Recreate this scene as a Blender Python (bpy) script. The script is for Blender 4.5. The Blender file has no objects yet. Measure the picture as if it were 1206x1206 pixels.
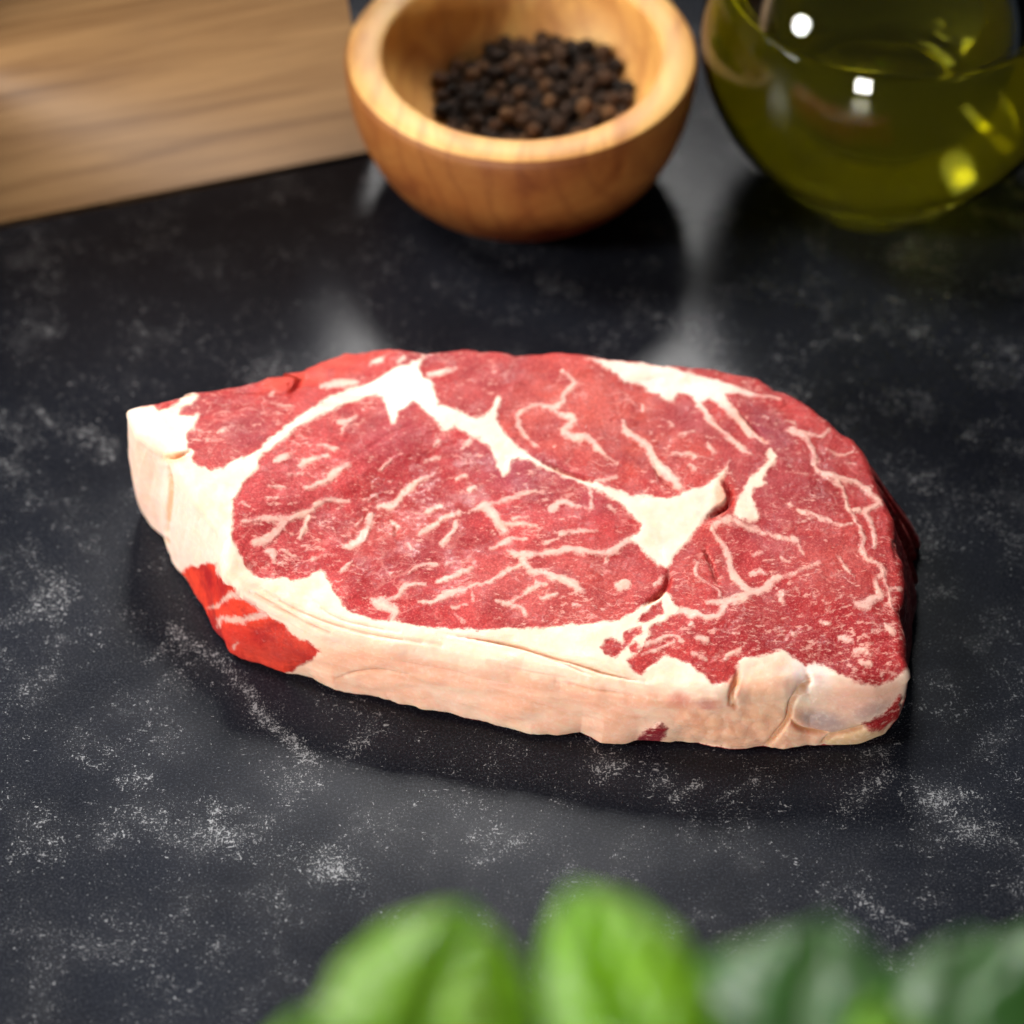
import bpy, bmesh, math, random
import numpy as np
from mathutils import Vector, Matrix

random.seed(4)
RNG = np.random.default_rng(11)
scene = bpy.context.scene

# ------------------------------------------------------------------ camera
FPX = 3200.0                      # focal length in photograph pixels (1206 wide)
DIST = FPX / 4250.0
ELEV = math.radians(46.5)
CAM = np.array([0.0, -DIST * math.cos(ELEV), DIST * math.sin(ELEV)])
FWD = -CAM / np.linalg.norm(CAM)
RGT = np.array([1.0, 0.0, 0.0])
UPV = np.cross(RGT, FWD)

cd = bpy.data.cameras.new('camera')
cam = bpy.data.objects.new('camera', cd)
scene.collection.objects.link(cam)
cam.location = CAM
cam.rotation_euler = (math.pi / 2 - ELEV, 0, 0)
cd.sensor_width = 36.0
cd.lens = 36.0 * FPX / 1206.0
cd.clip_start = 0.01
cd.clip_end = 50.0
cd.dof.use_dof = True
cd.dof.focus_distance = 0.690
cd.dof.aperture_fstop = 6.8
cd.dof.aperture_blades = 9
scene.camera = cam

# ------------------------------------------------------------------ world, lights, exposure
world = bpy.data.worlds.new('World')
scene.world = world
world.use_nodes = True
bg = world.node_tree.nodes['Background']
bg.inputs[0].default_value = (0.62, 0.72, 0.9, 1)
bg.inputs[1].default_value = 0.03


def area_light(name, loc, target, size, energy, color, size_y=None, spread=None):
    ld = bpy.data.lights.new(name, 'AREA')
    ld.shape = 'RECTANGLE' if name == 'window_front' else 'ELLIPSE'
    ld.size = size
    ld.size_y = size_y or size
    ld.energy = energy
    ld.color = color
    if spread: ld.spread = math.radians(spread)
    o = bpy.data.objects.new(name, ld)
    scene.collection.objects.link(o)
    o.location = loc
    d = Vector(target) - Vector(loc)
    o.rotation_euler = d.to_track_quat('-Z', 'Y').to_euler()
    return o


area_light('softbox_back', (-0.01, 0.76, 0.72), (-0.10, -0.20, 0), 0.26, 0.85, (1.0, 0.98, 0.95), spread=42)
area_light('softbox_key', (-0.56, 0.24, 0.78), (0, 0.02, 0), 0.32, 7.2, (1.0, 0.97, 0.92))
area_light('softbox_front', (-1.20, -0.34, 0.60), (0, 0.05, 0), 0.28, 10.5, (1.0, 0.97, 0.93))
area_light('window_front', (-0.42, -1.30, 0.20), (0, 0.05, 0), 0.24, 11.0, (1.0, 0.97, 0.93))

scene.view_settings.view_transform = 'Standard'
scene.view_settings.look = 'None'
scene.view_settings.exposure = 0.16
scene.view_settings.gamma = 1.0
scene.view_settings.use_curve_mapping = False
scene.render.engine = 'CYCLES'
scene.cycles.use_denoising = True
scene.cycles.max_bounces = 9
scene.cycles.transmission_bounces = 9
scene.cycles.transparent_max_bounces = 10
scene.cycles.sample_clamp_indirect = 6.0
scene.cycles.use_adaptive_sampling = False


# ------------------------------------------------------------------ helpers
def at(x, y, z):
    """photograph pixel -> point of the place at height z"""
    d = FWD * FPX + RGT * (x - 603.0) + UPV * (603.0 - y)
    return CAM + d * ((z - CAM[2]) / d[2])


def to_px(P):
    Q = P - CAM
    d = Q @ FWD
    return 603.0 + FPX * (Q @ RGT) / d, 603.0 - FPX * (Q @ UPV) / d


def link(o):
    scene.collection.objects.link(o)
    return o


def tag(o, label=None, cat=None, group=None, kind=None):
    if label: o['label'] = label
    if cat: o['category'] = cat
    if group: o['group'] = group
    if kind: o['kind'] = kind
    return o


def empty(name, loc):
    o = bpy.data.objects.new(name, None)
    o.empty_display_size = 0.02
    o.location = loc
    return link(o)


def mesh_obj(name, verts, faces, mat, parent=None, smooth=True):
    me = bpy.data.meshes.new(name)
    me.from_pydata([tuple(map(float, v)) for v in verts], [], [tuple(map(int, f)) for f in faces])
    if smooth:
        me.polygons.foreach_set('use_smooth', [True] * len(me.polygons))
    me.materials.append(mat)
    me.update()
    o = bpy.data.objects.new(name, me)
    link(o)
    if parent: o.parent = parent
    return o


def lathe(profile, n=128):
    V, Fc = [], []
    m = len(profile)
    for i in range(n):
        a = 2 * math.pi * i / n
        for r, z in profile:
            V.append((r * math.cos(a), r * math.sin(a), z))
    for i in range(n):
        j = (i + 1) % n
        for k in range(m - 1):
            Fc.append((i * m + k, j * m + k, j * m + k + 1, i * m + k + 1))
    return V, Fc


# perlin noise, vectorised
_perm = RNG.permutation(256)
_perm = np.concatenate([_perm, _perm, _perm])
_g = RNG.normal(size=(256, 3))
_g /= np.linalg.norm(_g, axis=1)[:, None]


def perlin(x, y, z=0.0):
    x = np.asarray(x, float); y = np.asarray(y, float); z = np.zeros_like(x) + z
    xi = np.floor(x).astype(int); yi = np.floor(y).astype(int); zi = np.floor(z).astype(int)
    xf, yf, zf = x - xi, y - yi, z - zi
    u, v, w = [t * t * t * (t * (t * 6 - 15) + 10) for t in (xf, yf, zf)]
    def g(a, b, c):
        h = _perm[_perm[_perm[(xi + a) & 255] + ((yi + b) & 255)] + ((zi + c) & 255)]
        gr = _g[h]
        return gr[..., 0] * (xf - a) + gr[..., 1] * (yf - b) + gr[..., 2] * (zf - c)
    x1 = g(0, 0, 0) * (1 - u) + g(1, 0, 0) * u
    x2 = g(0, 1, 0) * (1 - u) + g(1, 1, 0) * u
    x3 = g(0, 0, 1) * (1 - u) + g(1, 0, 1) * u
    x4 = g(0, 1, 1) * (1 - u) + g(1, 1, 1) * u
    return ((x1 * (1 - v) + x2 * v) * (1 - w) + (x3 * (1 - v) + x4 * v) * w) * 1.6


def fbm(x, y, z=0.0, o=4):
    s = 0; a = 1; f = 1
    z = np.asarray(z) + np.zeros_like(np.asarray(x, float))
    for k in range(o):
        # turn the lattice a little at every octave so that no grid shows
        x, y, z = 0.80 * x + 0.60 * y, -0.48 * x + 0.64 * y + 0.60 * z, 0.36 * x - 0.48 * y + 0.80 * z
        s = s + a * perlin(x * f + 17.3 * k, y * f - 9.1 * k, z * f + 3.7 * k)
        a *= 0.5; f *= 2.03
    return s


def sstep(a, b, x):
    t = np.clip((x - a) / (b - a), 0, 1)
    return t * t * (3 - 2 * t)


# ------------------------------------------------------------------ materials
def new_mat(name):
    m = bpy.data.materials.new(name)
    m.use_nodes = True
    nt = m.node_tree
    return m, nt, nt.nodes['Principled BSDF']


class NB:
    """small node building helper"""
    def __init__(s, nt): s.nt = nt
    def n(s, typ, **kw):
        nd = s.nt.nodes.new(typ)
        for k, v in kw.items(): setattr(nd, k, v)
        return nd
    def set(s, sock, v):
        if hasattr(v, 'is_output') or isinstance(v, bpy.types.NodeSocket): s.nt.links.new(v, sock)
        else: sock.default_value = v
    def coord(s, kind='Object'): return s.n('ShaderNodeTexCoord').outputs[kind]
    def mapping(s, vec, scale=(1, 1, 1), rot=(0, 0, 0), loc=(0, 0, 0)):
        m = s.n('ShaderNodeMapping')
        s.set(m.inputs['Vector'], vec)
        m.inputs['Scale'].default_value = scale; m.inputs['Rotation'].default_value = rot; m.inputs['Location'].default_value = loc
        return m.outputs[0]
    def noise(s, vec, scale, detail=4, rough=0.5, dist=0.0):
        t = s.n('ShaderNodeTexNoise')
        s.set(t.inputs['Vector'], vec)
        t.inputs['Scale'].default_value = scale; t.inputs['Detail'].default_value = detail
        t.inputs['Roughness'].default_value = rough; t.inputs['Distortion'].default_value = dist
        return t.outputs['Fac']
    def voronoi(s, vec, scale, feature='F1', out='Distance'):
        t = s.n('ShaderNodeTexVoronoi', feature=feature)
        s.set(t.inputs['Vector'], vec); t.inputs['Scale'].default_value = scale
        return t.outputs[out]
    def math(s, op, a, b=0.0, c=0.0, clamp=False):
        t = s.n('ShaderNodeMath', operation=op, use_clamp=clamp)
        s.set(t.inputs[0], a); s.set(t.inputs[1], b); s.set(t.inputs[2], c)
        return t.outputs[0]
    def rng(s, v, a, b, c=0.0, d=1.0, smooth=True):
        t = s.n('ShaderNodeMapRange', interpolation_type='SMOOTHSTEP' if smooth else 'LINEAR')
        s.set(t.inputs[0], v)
        for i, q in enumerate((a, b, c, d)): s.set(t.inputs[i + 1], q)
        return t.outputs[0]
    def mix(s, f, a, b, blend='MIX'):
        t = s.n('ShaderNodeMix', data_type='RGBA', blend_type=blend)
        s.set(t.inputs[0], f)
        for sock, v in ((t.inputs[6], a), (t.inputs[7], b)):
            if isinstance(v, tuple) and len(v) == 3: v = v + (1,)
            s.set(sock, v)
        return t.outputs[2]
    def ramp(s, v, stops):
        t = s.n('ShaderNodeValToRGB')
        s.set(t.inputs[0], v)
        el = t.color_ramp.elements
        while len(el) < len(stops): el.new(0.5)
        for e, (p, c) in zip(el, stops): e.position = p; e.color = c + (1,)
        return t.outputs[0]
    def attr(s, name, out='Fac'): return s.n('ShaderNodeAttribute', attribute_name=name).outputs[out]
    def bump(s, h, strength, dist, normal=None):
        t = s.n('ShaderNodeBump')
        s.set(t.inputs['Height'], h); t.inputs['Strength'].default_value = strength; t.inputs['Distance'].default_value = dist
        if normal is not None: s.set(t.inputs['Normal'], normal)
        return t.outputs[0]


def mat_table():
    m, nt, b = new_mat('slate_print')
    N = NB(nt)
    co = N.coord()
    dens = N.attr('scuff')
    big = N.noise(co, 14, 4, 0.6)
    mid = N.noise(co, 60, 4, 0.6)
    warp = N.n('ShaderNodeVectorMath', operation='ADD')
    wn = N.n('ShaderNodeTexNoise'); N.set(wn.inputs['Vector'], co); wn.inputs['Scale'].default_value = 300
    ws = N.n('ShaderNodeVectorMath', operation='SCALE'); N.set(ws.inputs[0], wn.outputs['Color']); ws.inputs['Scale'].default_value = 0.0018
    N.set(warp.inputs[0], co); N.set(warp.inputs[1], ws.outputs[0])
    wv = warp.outputs[0]
    f1 = N.noise(N.mapping(wv, (1.0, 2.4, 1), (0, 0, 0.5)), 560, 3, 0.62)
    f2 = N.noise(N.mapping(wv, (2.4, 1.0, 1), (0, 0, 0.25)), 640, 3, 0.62)
    f3 = N.noise(co, 1900, 2, 0.65)
    d = N.math('ADD', dens, N.rng(big, 0.35, 0.72, -0.25, 0.25))
    d = N.math('ADD', d, N.rng(mid, 0.38, 0.70, -0.40, 0.48))
    thr = N.math('SUBTRACT', 0.662, N.math('MULTIPLY', d, 0.095))
    s1 = N.rng(N.math('SUBTRACT', f1, thr), -0.004, 0.030)
    s2 = N.rng(N.math('SUBTRACT', f2, thr), -0.004, 0.030)
    s3 = N.math('MULTIPLY', N.rng(N.math('SUBTRACT', f3, thr), -0.03, 0.03), 0.6)
    s = N.math('MAXIMUM', N.math('MAXIMUM', s1, s2), s3)
    haze = N.rng(d, 0.1, 1.2, 0.0, 0.03)
    s = N.math('ADD', N.math('MULTIPLY', s, N.rng(f3, 0.3, 0.65, 0.3, 0.85)), haze, clamp=True)
    base = N.mix(N.rng(big, 0.3, 0.7), (0.0060, 0.0070, 0.0105), (0.0115, 0.0132, 0.0190))
    base = N.mix(N.rng(N.noise(co, 1500, 3, 0.75), 0.46, 0.72), base, (0.032, 0.035, 0.045))
    col = N.mix(s, base, (0.33, 0.335, 0.35))
    N.set(b.inputs['Base Color'], col)
    N.set(b.inputs['Roughness'], N.rng(N.noise(co, 60, 4), 0.3, 0.7, 0.21, 0.29))
    b.inputs['Specular IOR Level'].default_value = 0.11
    h = N.math('ADD', N.noise(co, 2400, 2, 0.6), N.math('MULTIPLY', s, 0.4))
    N.set(b.inputs['Normal'], N.bump(h, 0.12, 0.0003))
    return m


def mat_meat():
    m, nt, b = new_mat('raw_beef')
    N = NB(nt)
    co = N.coord()
    fat = N.attr('fat'); wet = N.attr('wet'); flz = N.attr('fleck')
    lean_c = N.attr('lean_col', 'Color'); fat_c = N.attr('fat_col', 'Color')
    def centred(v, k): return N.math('MULTIPLY', N.math('SUBTRACT', v, 0.5), k)
    # ragged border between fat and lean
    fe = N.math('ADD', fat, centred(N.noise(co, 300, 3, 0.6), 8.0))
    fe = N.math('ADD', fe, centred(N.noise(co, 1000, 3, 0.65), 6.0))
    fe = N.math('ADD', fe, centred(N.noise(co, 2600, 2, 0.6), 3.5))
    fatm = N.rng(fe, -2.2, 3.0)
    raw = N.math('MULTIPLY', flz, 2.2, clamp=True)
    # flecks of fat through the lean
    fl = N.noise(N.mapping(co, (1.0, 1.7, 1.3), (0, 0, 0.4)), 420, 5, 0.68)
    fz = N.noise(co, 50, 3, 0.6)
    fv = N.math('ADD', fl, centred(fz, 0.30))
    fv = N.math('ADD', fv, N.math('MULTIPLY', N.math('SUBTRACT', flz, 0.6), 0.055))
    fleck = N.math('MULTIPLY', N.rng(fv, 0.565, 0.70, 0.0, 0.62), raw)
    # thin sheets of connective tissue between the fibre bundles
    wv = N.n('ShaderNodeVectorMath', operation='ADD')
    wn = N.n('ShaderNodeTexNoise'); N.set(wn.inputs['Vector'], co); wn.inputs['Scale'].default_value = 140; wn.inputs['Detail'].default_value = 3
    wsc = N.n('ShaderNodeVectorMath', operation='SCALE'); N.set(wsc.inputs[0], wn.outputs['Color']); wsc.inputs['Scale'].default_value = 0.009
    N.set(wv.inputs[0], co); N.set(wv.inputs[1], wsc.outputs[0])
    vd = N.voronoi(N.mapping(wv.outputs[0], (1, 1.5, 1), (0, 0, 0.35)), 130, 'DISTANCE_TO_EDGE')
    sheet = N.math('MULTIPLY', N.rng(vd, 0.0, 0.075, 1.0, 0.0), N.rng(N.noise(co, 90, 3, 0.6), 0.50, 0.66, 0.0, 0.26))
    # fine threads of fat running with the fibres
    tn = N.noise(N.mapping(wv.outputs[0], (0.42, 1.15, 1.0), (0, 0, -0.5)), 210, 3, 0.55)
    thread = N.rng(N.math('ABSOLUTE', N.math('SUBTRACT', tn, 0.5)), 0.004, 0.030, 1.0, 0.0)
    thread = N.math('MULTIPLY', thread, N.rng(N.noise(co, 75, 3, 0.6), 0.49, 0.64, 0.0, 0.42))
    thread = N.math('MULTIPLY', thread, raw)
    sheet = N.math('MULTIPLY', sheet, raw)
    # grain
    cell = N.voronoi(co, 1350, 'F1')
    grain = N.noise(co, 2100, 3, 0.7)
    tone = N.noise(co, 100, 5, 0.62)
    tone2 = N.noise(co, 38, 4, 0.6)
    lean = N.mix(N.rng(tone, 0.38, 0.66, 0.0, 0.75), lean_c, (0.27, 0.008, 0.014))
    lean = N.mix(N.rng(tone2, 0.50, 0.70, 0.0, 0.45), lean, (0.56, 0.066, 0.046))
    lean = N.mix(N.math('MULTIPLY', N.rng(cell, 0.25, 0.85, 0.0, 0.42), raw), lean, (0.19, 0.004, 0.009))
    lean = N.mix(N.math('MULTIPLY', N.rng(grain, 0.50, 0.70, 0.0, 0.46), raw), lean, (0.76, 0.22, 0.18))
    lean = N.mix(thread, lean, (0.78, 0.38, 0.32))
    lean = N.mix(sheet, lean, (0.78, 0.34, 0.28))
    lean = N.mix(fleck, lean, (0.80, 0.42, 0.34))
    fcol = N.mix(N.rng(N.noise(co, 150, 4, 0.6), 0.40, 0.7, 0.0, 0.30), fat_c, (0.84, 0.50, 0.33))
    fcol = N.mix(N.rng(N.noise(co, 700, 3, 0.6), 0.45, 0.75, 0.0, 0.25), fcol, (0.94, 0.82, 0.68))
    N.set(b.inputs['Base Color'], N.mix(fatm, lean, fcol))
    r = N.n('ShaderNodeMix', data_type='FLOAT')
    N.set(r.inputs[0], fatm); r.inputs[2].default_value = 0.52; r.inputs[3].default_value = 0.50
    N.set(b.inputs['Roughness'], r.outputs[0])
    b.inputs['Specular IOR Level'].default_value = 0.14
    hl = N.math('ADD', N.math('MULTIPLY', grain, 0.6), N.noise(co, 800, 3, 0.65))
    hl = N.math('MULTIPLY', hl, N.math('SUBTRACT', 1.0, N.math('MULTIPLY', fatm, 0.7)))
    n1 = N.bump(hl, 0.38, 0.0005)
    n2 = N.bump(N.noise(co, 240, 4, 0.55), 0.22, 0.0012, n1)
    N.set(b.inputs['Normal'], n2)
    N.set(b.inputs['Subsurface Weight'], N.rng(fat, 3.0, 10.0, 0.0, 0.8))
    b.inputs['Subsurface Radius'].default_value = (1.0, 0.42, 0.24)
    b.inputs['Subsurface Scale'].default_value = 0.0028
    # moist film: sharp little glints where the surface is wet
    cw = N.math('MULTIPLY', wet, N.rng(N.noise(co, 160, 3, 0.6), 0.42, 0.66, 0.04, 0.72))
    N.set(b.inputs['Coat Weight'], N.math('MAXIMUM', cw, N.math('MULTIPLY', fatm, 0.14)))
    b.inputs['Coat Roughness'].default_value = 0.13
    b.inputs['Coat IOR'].default_value = 1.48
    N.set(b.inputs['Coat Normal'], N.bump(N.noise(co, 700, 3, 0.6), 0.75, 0.0008))
    return m


def mat_bowl_wood(name='olive_wood', tint=(1, 1, 1)):
    m, nt, b = new_mat(name)
    N = NB(nt)
    co = N.coord()
    v = N.mapping(co, (26, 7, 26), (0.25, 0.15, 0.5))
    ring = N.noise(v, 1.4, 5, 0.55, 1.6)
    w = N.n('ShaderNodeTexWave', wave_type='BANDS', bands_direction='X')
    N.set(w.inputs['Vector'], N.mapping(co, (1, 0.5, 1), (0.3, 0.2, 0.45)))
    w.inputs['Scale'].default_value = 34; w.inputs['Distortion'].default_value = 9; w.inputs['Detail'].default_value = 3
    w.inputs['Detail Scale'].default_value = 0.6
    c = N.ramp(ring, [(0.28, (0.42, 0.16, 0.035)), (0.46, (0.66, 0.33, 0.085)), (0.62, (0.74, 0.42, 0.12)), (0.8, (0.56, 0.25, 0.06))])
    c = N.mix(N.rng(w.outputs['Fac'], 0.70, 1.0, 0.0, 0.28), c, (0.38, 0.14, 0.035))
    fine = N.noise(N.mapping(co, (600, 60, 600), (0.3, 0.2, 0.5)), 1.0, 3)
    c = N.mix(N.rng(fine, 0.4, 0.75, 0, 0.14), c, (0.30, 0.12, 0.035))
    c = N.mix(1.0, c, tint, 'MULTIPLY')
    N.set(b.inputs['Base Color'], c)
    b.inputs['Roughness'].default_value = 0.56
    N.set(b.inputs['Normal'], N.bump(fine, 0.15, 0.0003))
    return m


def mat_board():
    m, nt, b = new_mat('acacia_wood')
    N = NB(nt)
    co = N.coord()
    v = N.mapping(co, (4.5, 60, 90), (0, 0.05, 0))
    g = N.noise(v, 1.0, 6, 0.66, 0.35)
    g2 = N.noise(N.mapping(co, (30, 400, 480), (0, 0.07, 0)), 1.0, 4, 0.65)
    c = N.ramp(g, [(0.27, (0.14, 0.066, 0.025)), (0.42, (0.30, 0.155, 0.060)), (0.58, (0.45, 0.250, 0.103)), (0.75, (0.35, 0.182, 0.070))])
    c = N.mix(N.rng(g2, 0.42, 0.75, 0, 0.22), c, (0.30, 0.16, 0.07))
    blot = N.noise(N.mapping(co, (14, 30, 24)), 1.0, 4, 0.6)
    c = N.mix(N.rng(blot, 0.5, 0.75, 0, 0.5), c, (0.30, 0.17, 0.08))
    N.set(b.inputs['Base Color'], c)
    b.inputs['Roughness'].default_value = 0.55
    N.set(b.inputs['Normal'], N.bump(g2, 0.2, 0.0005))
    return m


def mat_pepper():
    m, nt, b = new_mat('peppercorn_skin')
    N = NB(nt)
    co = N.coord()
    oi = N.n('ShaderNodeObjectInfo').outputs['Random']
    c = N.ramp(oi, [(0.0, (0.028, 0.016, 0.010)), (0.35, (0.070, 0.036, 0.020)), (0.62, (0.15, 0.072, 0.034)), (0.84, (0.27, 0.125, 0.052)), (1.0, (0.44, 0.22, 0.09))])
    c = N.mix(N.rng(N.noise(co, 2.2, 4, 0.65), 0.40, 0.7, 0, 0.75), c, (0.012, 0.007, 0.005))
    N.set(b.inputs['Base Color'], c)
    b.inputs['Roughness'].default_value = 0.62
    b.inputs['Specular IOR Level'].default_value = 0.3
    N.set(b.inputs['Normal'], N.bump(N.noise(co, 4, 4, 0.6), 0.8, 0.12))
    return m


def mat_glass():
    """thin clear wall: mostly see-through, mirror-like at grazing angles"""
    m, nt, b = new_mat('clear_glass')
    N = NB(nt)
    nt.nodes.remove(b)
    tr = N.n('ShaderNodeBsdfTransparent'); tr.inputs[0].default_value = (0.95, 0.97, 0.93, 1)
    gl = N.n('ShaderNodeBsdfGlossy'); gl.inputs['Roughness'].default_value = 0.02
    fr = N.n('ShaderNodeFresnel'); fr.inputs['IOR'].default_value = 1.45
    mx = N.n('ShaderNodeMixShader')
    nt.links.new(fr.outputs[0], mx.inputs[0]); nt.links.new(tr.outputs[0], mx.inputs[1]); nt.links.new(gl.outputs[0], mx.inputs[2])
    nt.links.new(mx.outputs[0], nt.nodes['Material Output'].inputs['Surface'])
    return m


def mat_oil():
    """cloudy oil: bends what lies behind it and glows a little where light enters"""
    m, nt, b = new_mat('olive_oil')
    N = NB(nt)
    b.inputs['Base Color'].default_value = (0.80, 0.72, 0.07, 1)
    b.inputs['Transmission Weight'].default_value = 1.0
    b.inputs['Roughness'].default_value = 0.05
    b.inputs['IOR'].default_value = 1.40
    b.inputs['Specular IOR Level'].default_value = 0.25
    tl = N.n('ShaderNodeBsdfTranslucent'); tl.inputs[0].default_value = (0.42, 0.38, 0.010, 1)
    mx = N.n('ShaderNodeMixShader'); mx.inputs[0].default_value = 0.30
    nt.links.new(b.outputs[0], mx.inputs[1]); nt.links.new(tl.outputs[0], mx.inputs[2])
    nt.links.new(mx.outputs[0], nt.nodes['Material Output'].inputs['Surface'])
    return m


def mat_leaf(name, c1, c2, trans):
    m, nt, b = new_mat(name)
    N = NB(nt)
    co = N.coord()
    n = N.noise(co, 40, 3)
    vein = N.attr('vein')
    c = N.mix(N.rng(n, 0.35, 0.7), c1, c2)
    c = N.mix(N.math('MULTIPLY', vein, 0.2), c, (0.35, 0.55, 0.12))
    N.set(b.inputs['Base Color'], c)
    b.inputs['Roughness'].default_value = 0.40
    b.inputs['Specular IOR Level'].default_value = 0.5
    b.inputs['Coat Weight'].default_value = 0.6
    b.inputs['Coat Roughness'].default_value = 0.25
    tr = N.n('ShaderNodeBsdfTranslucent')
    N.set(tr.inputs['Color'], N.mix(0.5, c, (0.45, 0.85, 0.01)))
    mx = N.n('ShaderNodeMixShader')
    mx.inputs[0].default_value = trans
    nt.links.new(b.outputs[0], mx.inputs[1]); nt.links.new(tr.outputs[0], mx.inputs[2])
    nt.links.new(mx.outputs[0], nt.nodes['Material Output'].inputs['Surface'])
    return m


M_TABLE = mat_table(); M_MEAT = mat_meat(); M_BOWL = mat_bowl_wood(); M_BOWL_OUT = mat_bowl_wood('olive_wood_shaded', (0.44, 0.29, 0.20)); M_BOARD = mat_board()  # outer bowl wall: browner wood, tinted darker still to stand for its shade
M_PEP = mat_pepper(); M_GLASS = mat_glass(); M_OIL = mat_oil()
M_LEAF = mat_leaf('leaf_bright', (0.22, 0.52, 0.008), (0.36, 0.70, 0.03), 0.42)
M_LEAFD = mat_leaf('leaf_dark', (0.035, 0.14, 0.022), (0.055, 0.20, 0.03), 0.22)
mS, ntS, bS = new_mat('leaf_stem')
bS.inputs['Base Color'].default_value = (0.16, 0.30, 0.05, 1); bS.inputs['Roughness'].default_value = 0.45


# ------------------------------------------------------------------ table
def build_table():
    core_x = np.arange(-0.22, 0.2201, 0.0014); core_y = np.arange(-0.20, 0.3001, 0.0014)
    xs = np.concatenate([[-1.2, -0.7, -0.4, -0.28], core_x, [0.28, 0.4, 0.7, 1.2]])
    ys = np.concatenate([[-1.0, -0.6, -0.3], core_y, [0.36, 0.5, 0.8, 1.4]])
    X, Y = np.meshgrid(xs, ys)
    P = np.stack([X.ravel(), Y.ravel(), np.zeros(X.size)], 1)
    px, py = to_px(P)
    px = px + 8 * fbm(X.ravel() * 60, Y.ravel() * 45, 1.0, 5); py = py + 8 * fbm(X.ravel() * 60, Y.ravel() * 45, 5.0, 5)
    d = np.zeros(P.shape[0])
    marks = [  # polylines of wear: points (pixels on the table), half width, strength
        ([(205, 738), (250, 772), (300, 830), (345, 870), (370, 890)], 10, 1.15),
        ([(168, 778), (190, 762), (208, 750)], 5, 0.9),
        ([(35, 650), (55, 678), (78, 692)], 15, 0.8), ([(20, 690), (75, 712)], 9, 0.6),
        ([(60, 630), (110, 622)], 6, 0.5), ([(95, 740), (115, 757)], 12, 0.45),
        ([(125, 800), (150, 815)], 7, 0.6), ([(100, 890), (120, 905), (175, 850)], 8, 0.45),
        ([(140, 920), (175, 915)], 9, 0.6), ([(240, 930), (262, 970)], 12, 0.6), ([(260, 985), (300, 1000)], 14, 0.55),
        ([(30, 1000), (60, 1010), (50, 960)], 14, 0.55), ([(340, 1000), (385, 1010)], 20, 0.75), ([(395, 1020), (420, 1040)], 24, 0.75),
        ([(415, 875), (440, 860)], 10, 0.5), ([(600, 880), (640, 900)], 10, 0.45), ([(700, 910), (735, 895), (710, 920)], 10, 0.7),
        ([(760, 925), (790, 920)], 7, 0.6), ([(800, 935), (825, 925)], 8, 1.1), ([(850, 945), (885, 922)], 4, 1.0),
        ([(985, 950), (1010, 935), (1050, 905)], 10, 0.7), ([(1060, 930), (1075, 958)], 3, 0.9), ([(1000, 960), (960, 990)], 14, 0.5),
        ([(930, 1010), (945, 1035)], 7, 0.7), ([(1090, 950), (1130, 940), (1180, 975)], 12, 0.55), ([(1180, 900), (1206, 930)], 12, 0.5),
        ([(1010, 1060), (1050, 1080), (1068, 1090)], 8, 0.95), ([(1120, 985), (1170, 975)], 12, 0.6),
        ([(950, 420), (985, 400), (1040, 390)], 10, 0.55), ([(1090, 350), (1060, 395), (1130, 330)], 20, 0.30), ([(1060, 395), (1000, 430)], 14, 0.3),
        ([(1130, 520), (1160, 500)], 8, 0.6), ([(1090, 560), (1150, 530)], 6, 0.45), ([(1150, 600), (1190, 640)], 12, 0.45), ([(1060, 600), (1140, 590)], 18, 0.3),
        ([(1040, 370), (1140, 420), (1200, 400)], 20, 0.25), ([(860, 290), (900, 275)], 16, 0.3),
        ([(35, 470), (60, 500), (75, 512)], 5, 0.7), ([(80, 500), (130, 530)], 12, 0.4), ([(5, 545), (25, 555)], 9, 0.6),
        ([(260, 320), (295, 328)], 5, 0.5), ([(130, 300), (145, 305)], 6, 0.3), ([(900, 480), (960, 450), (1090, 470)], 10, 0.22),
        ([(1120, 850), (1200, 820)], 12, 0.3), ([(480, 950), (505, 925), (540, 950)], 14, 0.4), ([(560, 1000), (660, 985)], 14, 0.35),
    ]
    for pts, hw, st in marks:
        dist = np.full(P.shape[0], 1e9)
        for (x0, y0), (x1, y1) in zip(pts[:-1], pts[1:]):
            dx, dy = x1 - x0, y1 - y0
            t = np.clip(((px - x0) * dx + (py - y0) * dy) / (dx * dx + dy * dy), 0, 1)
            dist = np.minimum(dist, np.hypot(px - x0 - t * dx, py - y0 - t * dy))
        d = np.maximum(d, st * (1 - sstep(0, hw * 1.9, dist)))
    nx, ny = len(xs), len(ys)
    idx = np.arange(nx * ny).reshape(ny, nx)
    Fq = np.stack([idx[:-1, :-1], idx[:-1, 1:], idx[1:, 1:], idx[1:, :-1]], -1).reshape(-1, 4)
    me = bpy.data.meshes.new('tabletop')
    fill_mesh(me, P, Fq)
    a = me.attributes.new('scuff', 'FLOAT', 'POINT'); a.data.foreach_set('value', d.astype(np.float32))
    me.materials.append(M_TABLE)
    o = link(bpy.data.objects.new('tabletop', me))
    tag(o, 'dark slate tabletop with pale chalky scuffs', 'tabletop', kind='structure')


def fill_mesh(me, P, Fq):
    P = np.asarray(P, np.float32); Fq = np.asarray(Fq, np.int32)
    me.vertices.add(len(P)); me.vertices.foreach_set('co', P.ravel())
    k = Fq.shape[1]
    me.loops.add(Fq.size); me.loops.foreach_set('vertex_index', Fq.ravel())
    me.polygons.add(len(Fq))
    me.polygons.foreach_set('loop_start', np.arange(0, Fq.size, k, dtype=np.int32))
    me.polygons.foreach_set('use_smooth', np.ones(len(Fq), bool))
    me.update(calc_edges=True)
    me.validate()


build_table()

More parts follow.
